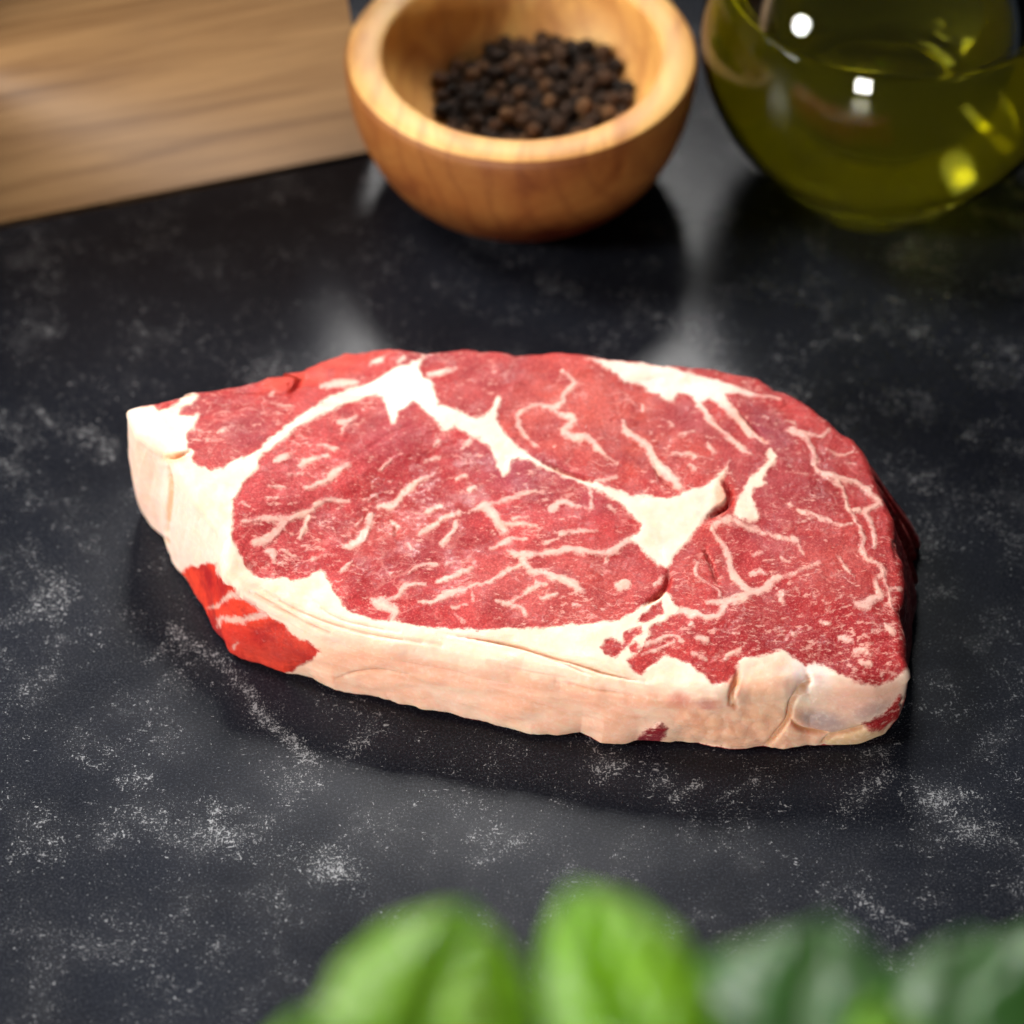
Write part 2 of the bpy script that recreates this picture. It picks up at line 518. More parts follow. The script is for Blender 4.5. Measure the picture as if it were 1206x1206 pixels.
# ------------------------------------------------------------------ steak
# upper edge of the steak: pixel x, y and height above the table (m)
TOP = [(150, 489, .0360), (163, 484, .036), (182, 480, .036), (203, 474, .0355), (215, 468, .035), (226, 466, .035), (234, 469, .035), (256, 464, .0345),
       (281, 459, .034), (299, 455, .033), (312, 447, .0325), (330, 443, .032), (343, 447, .032), (353, 440, .032), (380, 429, .031), (403, 420, .031), (429, 419, .031),
       (452, 415, .031), (476, 419, .030), (499, 421, .030), (526, 417, .030), (549, 415, .030), (566, 418, .030), (579, 417, .030), (606, 421, .030),
       (636, 421, .030), (676, 423, .030), (700, 427, .030), (723, 431, .030), (762, 433, .030), (786, 438, .030), (820, 440, .030), (850, 442, .0295), (873, 447, .0295),
       (896, 452, .029), (917, 467, .029), (929, 470, .029), (946, 480, .029), (966, 496, .029), (979, 505, .029), (993, 518, .0285), (1009, 527, .028),
       (1019, 540, .028), (1029, 563, .028), (1038, 583, .028), (1049, 603, .028), (1053, 619, .028), (1053, 641, .028), (1057, 658, .028), (1064, 674, .0275),
       (1066, 693, .027), (1066, 718, .0265), (1062, 733, .026), (1066, 759, .0255), (1066, 784, .025), (1070, 794, .0245), (1066, 803, .0225), (1050, 814, .0205), (1030, 820, .0198),
       (985, 818, .020), (952, 816, .020), (925, 822, .020), (885, 827, .019), (845, 832, .0187), (800, 833, .0183), (770, 835, .018), (740, 830, .018), (700, 825, .018),
       (660, 816, .018), (600, 803, .018), (540, 790, .0185), (480, 777, .019), (430, 765, .0195), (380, 752, .020), (340, 733, .021), (305, 714, .0225), (280, 699, .024), (266, 683, .0255),
       (261, 664, .0275), (262, 648, .029), (256, 631, .030), (240, 608, .032), (220, 582, .0335), (198, 549, .035), (192, 538, .035), (176, 527, .0355), (162, 516, .0358), (152, 499, .036)]
BOT = [(163, 566), (168, 600), (172, 614), (179, 628), (187, 634), (194, 639), (199, 652), (206, 671), (214, 684), (228, 702), (239, 719), (251, 741), (263, 758), (273, 773), (286, 781), (306, 787),
       (322, 792), (337, 799), (352, 799), (370, 802), (396, 817), (430, 821), (459, 826), (509, 841), (566, 851), (595, 859), (625, 866), (668, 865), (682, 864), (707, 876),
       (745, 872), (776, 875), (793, 873), (823, 877), (852, 884), (890, 884), (899, 884), (923, 888), (950, 883), (966, 883), (990, 882), (1016, 876), (1039, 867), (1048, 858), (1050, 846),
       (1056, 825), (1062, 800), (1072, 752), (1081, 716), (1083, 693), (1083, 662), (1088, 650), (1086, 643), (1080, 633), (1070, 626), (1058, 613)]

# ---- fat polygons (pixels on the cut face): outer rim, seams between the muscles
RIM = [(306, 549), (286, 571), (276, 589), (274, 610), (274, 638), (283, 655), (293, 671), (306, 681), (330, 680), (350, 682), (366, 678), (379, 669), (388, 683), (396, 701), (409, 717),
       (426, 725), (442, 729), (470, 733), (495, 737), (528, 741), (578, 742), (594, 740), (638, 738), (666, 735), (696, 734), (729, 729), (743, 721), (762, 709), (779, 698), (785, 695),
       (791, 700), (795, 711), (801, 716), (793, 723), (783, 730), (770, 735), (764, 742), (767, 748), (760, 757), (754, 770), (738, 778), (746, 790), (755, 794), (765, 785), (780, 771), (796, 775), (813, 783), (829, 796),
       (839, 806), (848, 806), (856, 803), (866, 793), (869, 780), (876, 775), (890, 775), (907, 770), (923, 765), (936, 775), (948, 783), (961, 780), (976, 786), (986, 793), (1009, 803), (1034, 808), (1049, 801), (1066, 787),
       (1076, 788), (1078, 800), (1064, 830), (1064, 905), (900, 940), (500, 940), (100, 840), (100, 470), (150, 478), (182, 478), (186, 486), (198, 481), (208, 475), (215, 465), (226, 462), (236, 466), (226, 475), (214, 481), (212, 489), (224, 490), (235, 487),
       (229, 502), (221, 514), (222, 528), (230, 532), (227, 541), (238, 550), (246, 553), (262, 550), (280, 540), (300, 532)]
SEAM = [(300, 533), (317, 516), (350, 493), (375, 476), (391, 465), (408, 459), (433, 452), (444, 447), (456, 439), (469, 432), (482, 430), (499, 419), (494, 432), (500, 445), (508, 446), (511, 458), (515, 471), (515, 478),
        (526, 479), (543, 485), (559, 493), (569, 491), (576, 485), (583, 471), (588, 467), (591, 470), (586, 485), (585, 494), (593, 506), (609, 523), (626, 536), (642, 546), (661, 554), (683, 563), (700, 568), (726, 576), (746, 584), (761, 582), (769, 586), (786, 587),
        (801, 584), (805, 579), (823, 576), (836, 566), (846, 559), (855, 552), (857, 556), (848, 567), (852, 577), (858, 586), (853, 594), (845, 594), (833, 608), (821, 623), (810, 638), (796, 651), (790, 663), (786, 670), (776, 664), (765, 656),
        (754, 645), (746, 638), (739, 635), (746, 630), (754, 625), (756, 618), (746, 610), (737, 598), (721, 588), (706, 579), (686, 571), (670, 564), (647, 554), (632, 548), (619, 540), (609, 539), (603, 544), (599, 556), (593, 561), (588, 554), (583, 539),
        (576, 528), (563, 516), (546, 509), (535, 503), (530, 508), (525, 510), (518, 503), (510, 493), (496, 481), (488, 471), (479, 480), (469, 486), (466, 498), (461, 498), (457, 486), (451, 471), (444, 465), (429, 470), (408, 476), (383, 488), (355, 503), (325, 524), (308, 538), (300, 553), (285, 555)]
RSEAM = [(907, 528), (913, 534), (916, 539), (911, 548), (903, 558), (899, 566), (904, 572), (888, 576), (886, 586), (893, 602), (896, 611), (886, 614), (870, 612), (863, 607), (866, 594), (871, 582), (879, 569), (888, 559), (899, 549), (906, 543), (902, 535)]
TSEAM = [(690, 424), (713, 433), (726, 443), (736, 451), (751, 451), (761, 458), (767, 464), (776, 464), (784, 473), (792, 473), (799, 464), (811, 464), (818, 471), (823, 478), (828, 474), (838, 471), (846, 478), (855, 488), (879, 510), (901, 525), (903, 522), (880, 500), (862, 480), (853, 465), (873, 465), (896, 468), (919, 470),
         (909, 466), (893, 463), (871, 457), (850, 449), (830, 445), (800, 436), (760, 428)]
LEAN_IN_RIM = [  # islands of lean inside the fat
    [(780, 706), (781, 720), (772, 727), (750, 733), (757, 724), (770, 713)], [(709, 764), (712, 755), (722, 753), (731, 757), (733, 766), (727, 774), (714, 773)],
    [(736, 745), (745, 740), (756, 738), (758, 745), (748, 751), (738, 761), (733, 765), (733, 757)], [(741, 762), (748, 757), (755, 762), (751, 769), (743, 768)],
    [(205, 690), (218, 669), (230, 667), (240, 664), (254, 664), (257, 676), (266, 686), (278, 692), (285, 702), (300, 710), (312, 722), (322, 730), (335, 738), (349, 752), (365, 758), (376, 766), (368, 776), (350, 785), (338, 793), (320, 812), (262, 800), (195, 700)],
    [(751, 869), (761, 861), (776, 854), (785, 859), (783, 866), (776, 876), (756, 876)],
    [(1026, 848), (1039, 841), (1049, 831), (1061, 819), (1060, 845), (1046, 853), (1037, 859), (1022, 859), (1016, 852)],
    [(849, 446), (858, 447), (872, 454), (868, 457), (856, 452)], [(884, 455), (897, 453), (914, 463), (905, 464), (890, 460)]]
# ---- marbling, plus two wet glints drawn as fat: (points x, y, width in pixels)
V_EYE = [
    [(771, 688, 3), (776, 684, 7), (780, 679, 4)],  # wet nub of fat, its highlight drawn in as pale fat
    [(285, 615, 3), (310, 610, 5), (333, 611, 7), (353, 606, 8), (370, 601, 5)], [(335, 614, 9), (326, 626, 9), (315, 634, 10), (300, 639, 9)], [(365, 609, 6), (359, 621, 5), (355, 633, 5)],
    [(314, 649, 5), (321, 650, 9), (322, 660, 6)], [(433, 622, 7), (426, 635, 10), (416, 643, 10), (404, 645, 5)], [(436, 607, 7), (434, 616, 8)], [(419, 620, 3), (427, 611, 3)],
    [(371, 595, 5), (386, 588, 6), (409, 590, 3)], [(361, 575, 4), (383, 566, 6), (396, 555, 9), (409, 547, 6)], [(316, 572, 3), (335, 574, 3)], [(316, 587, 4), (328, 586, 4)], [(285, 590, 2.5), (293, 597, 2)],
    [(368, 659, 2.5), (379, 654, 3), (397, 655, 2.5)], [(402, 673, 4), (413, 664, 4)], [(330, 646, 2), (348, 654, 2)], [(438, 707, 7), (450, 712, 13), (464, 718, 11), (461, 730, 6)],
    [(325, 543, 6), (332, 539, 10), (339, 535, 6)], [(353, 548, 5), (363, 541, 6), (386, 536, 4)], [(399, 496, 5), (409, 496, 7), (420, 489, 3)], [(407, 498, 4), (403, 508, 3)], [(375, 523, 4), (398, 528, 5)],
    [(341, 559, 3), (356, 558, 3)], [(460, 542, 4), (449, 553, 4)], [(447, 597, 5), (463, 595, 8), (477, 580, 8), (491, 568, 7), (511, 560, 3)], [(545, 528, 4), (553, 519, 6)], [(511, 524, 5), (519, 519, 5)],
    [(538, 564, 4), (548, 561, 6)], [(554, 577, 6), (559, 574, 6)], [(501, 541, 4), (518, 538, 4)], [(553, 605, 3), (568, 597, 7), (586, 592, 4), (603, 587, 6), (630, 579, 4)],
    [(571, 595, 8), (582, 610, 13), (594, 626, 9)], [(579, 646, 3), (596, 638, 7), (604, 635, 5), (620, 636, 2)], [(540, 606, 6), (526, 609, 6), (508, 621, 5), (493, 630, 3)], [(539, 614, 4), (532, 627, 6), (521, 640, 5)],
    [(481, 675, 3), (495, 666, 5), (513, 664, 4)], [(526, 665, 3), (536, 660, 3)], [(516, 684, 4), (539, 676, 6), (556, 668, 3)], [(453, 708, 4), (468, 703, 6), (478, 691, 7), (501, 687, 4)],
    [(493, 709, 4), (510, 709, 5), (526, 701, 9), (546, 694, 6), (559, 688, 4), (574, 686, 3), (589, 676, 6), (606, 668, 5), (618, 664, 7)], [(554, 693, 3), (557, 705, 3)], [(461, 676, 3), (473, 673, 3)],
    [(598, 649, 4), (613, 654, 8), (655, 652, 6), (669, 648, 10), (708, 653, 6), (723, 648, 9), (736, 638, 7), (748, 637, 5)], [(713, 653, 4), (714, 662, 4)],
    [(616, 656, 9), (619, 666, 8), (628, 673, 6), (640, 673, 6), (650, 679, 8), (663, 683, 8), (674, 688, 12), (687, 696, 5)], [(585, 707, 4), (597, 711, 6), (613, 714, 6), (620, 723, 3)],
    [(598, 710, 5), (613, 701, 4), (630, 691, 6), (643, 688, 3)], [(631, 691, 4), (631, 683, 3)], [(638, 704, 4), (656, 699, 6)], [(729, 690, 11), (737, 687, 11)], [(677, 712, 4), (683, 712, 4)],
    [(651, 600, 8), (661, 592, 9), (673, 595, 6), (693, 601, 4)], [(694, 574, 4), (697, 593, 4), (695, 603, 3)], [(661, 631, 4), (680, 628, 7), (703, 626, 3)], [(596, 618, 4), (611, 617, 4), (630, 620, 4)], [(605, 610, 3), (622, 610, 3)],
    [(718, 596, 4), (722, 601, 4)], [(640, 640, 2), (660, 636, 2)], [(430, 590, 3), (444, 583, 3)], [(536, 723, 2), (548, 735, 2)], [(533, 716, 3), (550, 712, 2)], [(462, 616, 6), (470, 620, 5)], [(505, 602, 7), (517, 598, 6)], [(480, 640, 4), (485, 648, 3)]]
V_CAP = [
    [(918, 656, 2.5), (924, 658, 4), (931, 661, 2)],  # wet glints on the lean, drawn in as a thin fat line
    [(678, 452, 5), (666, 463, 6), (661, 475, 6), (652, 480, 7), (633, 476, 4), (611, 488, 4), (611, 500, 6), (619, 513, 5), (632, 524, 3)], [(663, 438, 4), (676, 450, 4)],
    [(651, 483, 6), (660, 489, 6), (673, 493, 9), (674, 499, 8), (664, 508, 7), (675, 516, 8), (691, 516, 7), (703, 528, 7), (718, 541, 4), (728, 546, 3)],
    [(734, 496, 4), (739, 509, 8), (761, 524, 8), (769, 538, 9), (782, 554, 13), (799, 573, 11)], [(700, 567, 4), (713, 566, 4), (726, 562, 3)], [(792, 534, 4), (813, 536, 5), (820, 540, 3)], [(813, 548, 4), (818, 552, 4)],
    [(835, 523, 4), (841, 533, 5)], [(787, 497, 4), (791, 500, 4)], [(820, 471, 8), (835, 495, 7), (853, 511, 6), (873, 528, 7), (884, 536, 4)], [(924, 496, 4), (936, 498, 5)], [(757, 484, 4), (757, 478, 3)], [(800, 513, 3), (818, 508, 3)], [(855, 553, 5), (859, 543, 3)],
    [(926, 508, 4), (945, 515, 7), (953, 523, 6), (958, 533, 6), (959, 546, 6), (966, 557, 7), (980, 561, 8), (996, 564, 6), (1013, 569, 5), (1019, 573, 6), (1029, 583, 7), (1038, 591, 7)],
    [(933, 507, 8), (951, 513, 5), (966, 515, 4), (976, 508, 4)], [(983, 563, 6), (991, 573, 5), (995, 584, 4), (1000, 599, 4), (1008, 614, 4), (1016, 632, 5), (1015, 648, 5), (1023, 661, 4), (1040, 669, 5), (1039, 678, 5), (1031, 683, 5), (1033, 693, 6), (1037, 701, 7), (1026, 707, 10), (1018, 714, 10), (1006, 708, 4)],
    [(1037, 591, 6), (1024, 598, 5), (1019, 603, 6), (1024, 613, 6), (1029, 626, 6), (1029, 645, 4)], [(1007, 601, 8), (1012, 601, 8)], [(986, 656, 3), (995, 666, 3), (1004, 678, 3)], [(1041, 681, 3), (1047, 696, 3), (1049, 714, 3)], [(1046, 694, 4), (1060, 693, 4)],
    [(941, 602, 4), (956, 607, 4), (965, 611, 5), (976, 614, 5), (991, 620, 4), (1004, 617, 3)], [(938, 616, 2.5), (953, 612, 3), (965, 611, 3)], [(973, 530, 3), (985, 535, 3), (999, 535, 3), (1006, 528, 3)], [(930, 595, 5), (933, 597, 5)],
    [(859, 609, 8), (846, 616, 6), (840, 622, 4), (843, 632, 5), (854, 646, 6), (859, 661, 8), (863, 675, 10), (873, 686, 9), (883, 696, 11)],
    [(883, 696, 11), (899, 693, 9), (912, 681, 7), (927, 676, 5), (940, 672, 4), (966, 661, 2)], [(883, 697, 10), (869, 706, 10), (854, 709, 9), (833, 709, 5)], [(854, 710, 9), (849, 722, 8), (843, 727, 7), (826, 726, 8), (806, 719, 8), (793, 720, 8)],
    [(820, 662, 3), (820, 675, 3), (826, 683, 3), (843, 693, 3), (849, 703, 4)], [(864, 611, 5), (878, 620, 4), (898, 625, 4), (914, 631, 4), (931, 636, 3)], [(934, 635, 8), (938, 637, 9)], [(940, 642, 4), (944, 650, 3)],
    [(752, 762, 7), (768, 756, 6), (786, 749, 5), (796, 749, 4), (802, 755, 5)], [(757, 771, 4), (773, 765, 4), (794, 757, 4)], [(822, 752, 7), (832, 755, 8)], [(812, 736, 7), (815, 734, 7)], [(816, 770, 4), (831, 778, 4)], [(872, 766, 5), (857, 773, 5), (852, 779, 4)],
    [(915, 700, 4), (921, 697, 8), (920, 706, 6)], [(921, 697, 3), (936, 694, 3), (942, 699, 2)], [(966, 733, 4), (977, 735, 6)], [(933, 745, 6), (936, 747, 6)], [(990, 752, 6), (1001, 754, 7)],
    [(1008, 768, 7), (1018, 766, 4), (1027, 772, 3)], [(1016, 782, 7), (1024, 782, 6)], [(1045, 735, 5), (1050, 745, 7)], [(1028, 744, 3), (1040, 738, 4)], [(1000, 800, 2.5), (1020, 805, 3), (1032, 808, 3)],
    [(885, 676, 5), (895, 673, 7), (903, 676, 4)], [(888, 652, 4), (897, 650, 3)], [(985, 705, 3), (995, 700, 2)], [(840, 742, 2), (870, 748, 2)]]
V_CORNER = [[(325, 478, 3), (343, 479, 3)], [(380, 455, 6), (398, 452, 10), (420, 450, 5)], [(318, 466, 4), (321, 463, 3)], [(438, 428, 6), (450, 424, 5)], [(258, 508, 4), (266, 506, 5)], [(505, 440, 4), (520, 438, 5), (535, 433, 3)], [(470, 428, 4), (476, 422, 4)]]
V_SIDE = [[(246, 715, 3), (258, 713, 4), (264, 707, 4), (276, 699, 7), (290, 703, 9), (305, 712, 10), (320, 722, 12)], [(259, 736, 4), (261, 728, 6), (275, 729, 7), (290, 729, 8), (305, 725, 8), (322, 722, 10)], [(276, 762, 6), (279, 758, 4)]]
PINK = [[(246, 541, 60), (262, 534, 0)]]
# ---- cuts and creases carved into the surface: (points, width px, depth m)
CRACKS = [([(788, 668), (787, 684), (779, 698), (760, 712)], 3.0, .0014), ([(829, 645), (837, 663), (846, 686)], 2.2, .0013), ([(852, 566), (858, 577), (860, 588), (853, 597), (845, 602), (832, 612)], 3.2, .0022),
          ([(634, 541), (660, 554), (698, 568)], 2.4, .0010), ([(770, 541), (775, 556), (786, 572), (802, 580)], 2.4, .0007), ([(193, 539), (205, 538), (222, 532)], 2.2, .0014), ([(196, 543), (200, 580), (196, 625)], 3.5, .0012), ([(186, 634), (193, 636), (198, 640)], 3, .001),
          ([(516, 746), (562, 753), (610, 761), (648, 773), (682, 783), (722, 795), (760, 802)], 2.0, .0011), ([(600, 757), (650, 776), (700, 796)], 1.6, .0006), ([(300, 690), (360, 722), (430, 745), (520, 760)], 2.5, .0007), ([(360, 700), (400, 728), (470, 745)], 2.2, .0005),
          ([(278, 693), (300, 700), (330, 717), (360, 735), (420, 757)], 2.0, .0008), ([(870, 790), (866, 806), (860, 822), (866, 832)], 3.0, .0016), ([(948, 786), (953, 803), (942, 812), (932, 830), (928, 850), (912, 868), (900, 880)], 3.0, .0016), ([(790, 832), (840, 828), (866, 826)], 2.5, .0010),
          ([(966, 884), (976, 870), (1000, 862), (1030, 852)], 2.6, .0014), ([(930, 846), (945, 860), (985, 866)], 2.5, .0012), ([(888, 513), (900, 524)], 2, .0006), ([(872, 488), (890, 508), (902, 522)], 2.0, .0008), ([(466, 622), (467, 630)], 2.5, .0010),
          ([(352, 442), (350, 452), (342, 462)], 3, .0018), ([(341, 452), (342, 470)], 2, .0008), ([(395, 800), (430, 790), (480, 795)], 2.0, .0006), ([(640, 800), (700, 812), (760, 822)], 2.4, .0007), ([(560, 775), (620, 790), (680, 800)], 2.0, .0005),
          ([(1052, 640), (1056, 660)], 2.5, .0010), ([(1030, 757), (1052, 752)], 3, .0010), ([(450, 516), (480, 503)], 3, .0006), ([(420, 536), (455, 515)], 3.0, .0006)]

RX0, RX1, RY0, RY1, SS = 120, 1110, 395, 910, 2
FAR = 14.0


def smooth_line(pts):
    """Catmull-Rom through points with a width"""
    P = np.array(pts, float)
    if len(P) < 3: return P
    E_ = np.vstack([2 * P[0] - P[1], P, 2 * P[-1] - P[-2]])
    out = []
    for i in range(1, len(E_) - 2):
        for t in np.linspace(0, 1, 5)[:-1]:
            a, b, c, d = E_[i - 1], E_[i], E_[i + 1], E_[i + 2]
            out.append(0.5 * (2 * b + (c - a) * t + (2 * a - 5 * b + 4 * c - d) * t * t + (3 * b - a - 3 * c + d) * t ** 3))
    out.append(P[-1])
    return np.array(out)


class Field:
    def __init__(s, fill):
        s.W = int((RX1 - RX0) * SS); s.H = int((RY1 - RY0) * SS)
        s.a = np.full((s.H, s.W), fill, np.float32)
        s.id = np.zeros((s.H, s.W), np.int32)
        s.px = RX0 + (np.arange(s.W) + 0.5) / SS; s.py = RY0 + (np.arange(s.H) + 0.5) / SS
    def win(s, x0, y0, x1, y1, m):
        i0 = max(0, int((x0 - m - RX0) * SS)); i1 = min(s.W, int((x1 + m - RX0) * SS) + 1)
        j0 = max(0, int((y0 - m - RY0) * SS)); j1 = min(s.H, int((y1 + m - RY0) * SS) + 1)
        return (slice(j0, j1), slice(i0, i1)), s.px[None, i0:i1], s.py[j0:j1, None]
    def seg(s, p, q, m):
        sl, X, Y = s.win(min(p[0], q[0]), min(p[1], q[1]), max(p[0], q[0]), max(p[1], q[1]), m)
        d = np.array([q[0] - p[0], q[1] - p[1]]); L = max(d @ d, 1e-9)
        t = np.clip(((X - p[0]) * d[0] + (Y - p[1]) * d[1]) / L, 0, 1)
        return sl, np.hypot(X - p[0] - t * d[0], Y - p[1] - t * d[1]), t
    def polygon(s, pts):
        P = np.array(pts, float)
        sl, X, Y = s.win(P[:, 0].min(), P[:, 1].min(), P[:, 0].max(), P[:, 1].max(), FAR)
        ins = np.zeros((sl[0].stop - sl[0].start, sl[1].stop - sl[1].start), bool)
        for a, b in zip(P, np.roll(P, -1, 0)):
            if a[1] == b[1]: continue
            c = ((a[1] > Y) != (b[1] > Y)) & (X < (b[0] - a[0]) * (Y - a[1]) / (b[1] - a[1]) + a[0])
            ins ^= c
        dist = np.full((s.H, s.W), FAR, np.float32)
        for a, b in zip(P, np.roll(P, -1, 0)):
            w, d, _ = s.seg(a, b, FAR)
            dist[w] = np.minimum(dist[w], d)
        out = np.full((s.H, s.W), -FAR, np.float32)
        out[sl] = np.where(ins, dist[sl], -dist[sl])
        return out
    def add_poly(s, pts, ident):
        v = s.polygon(pts); m = v > np.maximum(s.a, -1.5)
        s.id[m] = ident; s.a = np.maximum(s.a, v)
    def cut_poly(s, pts, ident=0):
        v = s.polygon(pts); s.id[v > 0] = ident; s.a = np.minimum(s.a, -v)
    def add_line(s, pts, ident):
        L = smooth_line(pts)
        for p, q in zip(L[:-1], L[1:]):
            w, d, t = s.seg(p, q, FAR)
            v = ((p[2] + (q[2] - p[2]) * t) / 2 * 1.02 - d).astype(np.float32)
            if ident:
                m = (v > s.a[w]) & (v > -0.4) & (s.a[w] < 0.5)
                s.id[w][m] = ident
            s.a[w] = np.maximum(s.a[w], v)
    def sample(s, x, y, arr=None):
        arr = s.a if arr is None else arr
        u = np.clip((x - RX0) * SS - 0.5, 0, s.W - 1.001); v = np.clip((y - RY0) * SS - 0.5, 0, s.H - 1.001)
        i = u.astype(int); j = v.astype(int); fu = u - i; fv = v - j
        return (arr[j, i] * (1 - fu) + arr[j, i + 1] * fu) * (1 - fv) + (arr[j + 1, i] * (1 - fu) + arr[j + 1, i + 1] * fu) * fv
    def nearest(s, x, y):
        i = np.clip((x - RX0) * SS, 0, s.W - 1).astype(int); j = np.clip((y - RY0) * SS, 0, s.H - 1).astype(int)
        return s.id[j, i]


def build_steak():
    fld = Field(-FAR)
    parts = {0: 'lean'}
    fld.add_poly(RIM, 1)
    for p in LEAN_IN_RIM: fld.cut_poly(p)
    fld.add_poly(SEAM, 2); fld.add_poly(RSEAM, 3); fld.add_poly(TSEAM, 4)
    for ident, nm in ((1, 'fat_rim'), (2, 'fat_seam'), (3, 'fat_seam'), (4, 'fat_seam')): parts[ident] = (nm, 'root')
    nid = 5
    for lst, own in ((V_EYE, 'eye_muscle'), (V_CAP, 'cap_muscle'), (V_CORNER, 'corner_muscle'), (V_SIDE, 'side_meat')):
        for L in lst:
            A = np.array(L, float)
            area = (np.hypot(*np.diff(A[:, :2], axis=0).T) * (A[1:, 2] + A[:-1, 2]) / 2).sum() + 0.7 * A[:, 2].max() ** 2
            if area > 90: parts[nid] = ('marbling_vein', own); fld.add_line(L, nid); nid += 1
            else: fld.add_line([(x, y, w * 0.8) for x, y, w in L], 0)
    eye_poly = RIM[:30] + [(787, 690), (788, 668)] + [(786, 670), (776, 664), (765, 656), (754, 645), (746, 638), (752, 620), (746, 610), (737, 598), (721, 588), (686, 571), (647, 554), (609, 530), (576, 515), (540, 495), (496, 470), (460, 465), (408, 468), (355, 498), (317, 525)]
    eye = fld.polygon(eye_poly)
    crk = Field(0.0)
    for pts, w, dep in CRACKS:
        L = smooth_line([(x, y, 0) for x, y in pts])
        n = len(L); fade = np.minimum(1, np.minimum(np.arange(n) + 0.6, n - np.arange(n) - 0.4) / (0.22 * n + 1))
        for k, (p, q) in enumerate(zip(L[:-1], L[1:])):
            wd, d, t = crk.seg(p, q, w * 3)
            crk.a[wd] = np.maximum(crk.a[wd], (dep * fade[k] * np.exp(-(d / w) ** 2)).astype(np.float32))

    # ---- surface
    T3 = np.array([at(x, y, z) for x, y, z in TOP])
    B3 = [at(x, y, 0.0) for x, y in BOT]
    cx, cy = 0.004, 0.012
    c0 = np.array([cx, cy])
    back = [i for i, (x, y, z) in enumerate(TOP) if i < 46]
    for i in back:
        q = (T3[i][:2] - c0) * 0.965 + c0
        B3.append(np.array([q[0], q[1], 0.0]))
    B3 = np.array(B3)

    def polar(P, extra=None):
        a = np.arctan2(P[:, 1] - cy, P[:, 0] - cx); r = np.hypot(P[:, 0] - cx, P[:, 1] - cy)
        o = np.argsort(a); a = a[o]; r = r[o]
        e = None if extra is None else extra[o]
        return a, r, e
    ta, tr, tz = polar(T3, T3[:, 2])
    ba, br, _ = polar(B3)
    pint = lambda th, a, v: np.interp(th, a, v, period=2 * math.pi)

    def top_r(th):
        return pint(th, ta, tr) + 0.00045 * fbm(np.cos(th) * 9, np.sin(th) * 9, 2.0, 1) + 0.00035 * fbm(np.cos(th) * 40, np.sin(th) * 40, 2.0, 3) * (np.sin(th) > 0)
    def bot_r(th):
        return pint(th, ba, br) + 0.00075 * fbm(np.cos(th) * 13, np.sin(th) * 13, 7.0, 3)
    re_pts = np.array([(-2.9, .003), (-2.2, .004), (-1.57, .0045), (-0.9, .004), (-0.5, .003), (0, .0026), (0.8, .0022), (1.57, .0022), (2.6, .0020), (3.0, .0014), (-3.1, .0013)])
    re_pts = re_pts[np.argsort(re_pts[:, 0])]
    def edge_r(th): return pint(th, re_pts[:, 0], re_pts[:, 1])
    # smoothed ring height
    ths = np.linspace(-math.pi, math.pi, 721)[:-1]
    zz = pint(ths, ta, tz)
    ker = np.exp(-(np.arange(-8, 9) / 4.0) ** 2); ker /= ker.sum()
    zz = np.convolve(np.concatenate([zz[-8:], zz, zz[:8]]), ker, 'valid')
    def ring_z(th): return pint(th, ths, zz)

    NX, NY = 900, 560
    u = np.linspace(-1, 1, NX + 1); v = np.linspace(-1, 1, NY + 1)
    Ug, Vg = np.meshgrid(u, v)
    Ug = Ug.ravel(); Vg = Vg.ravel()
    big = np.abs(Ug) > np.abs(Vg)
    with np.errstate(divide='ignore', invalid='ignore'):
        rho = np.where(big, np.abs(Ug), np.abs(Vg))
        ph = np.where(big, math.pi / 4 * Vg / Ug + np.where(Ug < 0, math.pi, 0), math.pi / 2 - math.pi / 4 * Ug / Vg + np.where(Vg < 0, math.pi, 0))
    ph = np.nan_to_num(ph)
    # stretched disc so that cells are even on a long steak
    ax, ay = 0.108, 0.066
    th = np.arctan2(ay * np.sin(ph), ax * np.cos(ph))
    R = pint(th, ta, tr) + (top_r(th) - pint(th, ta, tr)) * sstep(0.95, 1.0, rho)
    zr = ring_z(th)
    er = 0.002 + (edge_r(th) - 0.002) * sstep(0.5, 0.85, rho)
    inset = (1 - rho) * R
    tt = np.clip(1 - inset / er, 0, 1)
    z = 0.0305 + (zr - 0.0305) * rho ** 1.7 + er * np.sqrt(np.maximum(0, 1 - tt ** 2)) - er * (1 - sstep(0.0, 0.9, rho)) * 0.5
    PT = np.stack([cx + rho * R * np.cos(th), cy + rho * R * np.sin(th), z], 1)
    gi = np.arange((NX + 1) * (NY + 1)).reshape(NY + 1, NX + 1)
    Ftop = np.stack([gi[:-1, :-1], gi[:-1, 1:], gi[1:, 1:], gi[1:, :-1]], -1).reshape(-1, 4)
    border = np.concatenate([gi[0, :-1], gi[:-1, -1], gi[-1, :0:-1], gi[:0:-1, 0]])
    nb = len(border)
    # walls
    NW = 78
    bth = th[border]
    rt = np.hypot(PT[border, 0] - cx, PT[border, 1] - cy); zt = PT[border, 2]
    rb = pint(bth, ba, br); rbn = bot_r(bth) - rb
    kw = np.exp(-(np.arange(-14, 15) / 7.0) ** 2); kw /= kw.sum()
    rts = np.convolve(np.concatenate([rt[-14:], rt, rt[:14]]), kw, 'valid')
    rows = []
    for k in range(1, NW + 1):
        t = k / NW
        s = t ** 1.15
        bul = 0.0016 * math.sin(math.pi * t) ** 0.8
        under = 0.0022 * max(0.0, (t - 0.88) / 0.12) ** 2
        rs_ = rts + (rt - rts) * math.exp(-(k / 4.0) ** 2)
        r = rs_ + (rb - rs_) * s + rbn * t ** 5 + bul - under
        zk = zt * (1 - t)
        rows.append(np.stack([cx + r * np.cos(bth), cy + r * np.sin(bth), zk], 1))
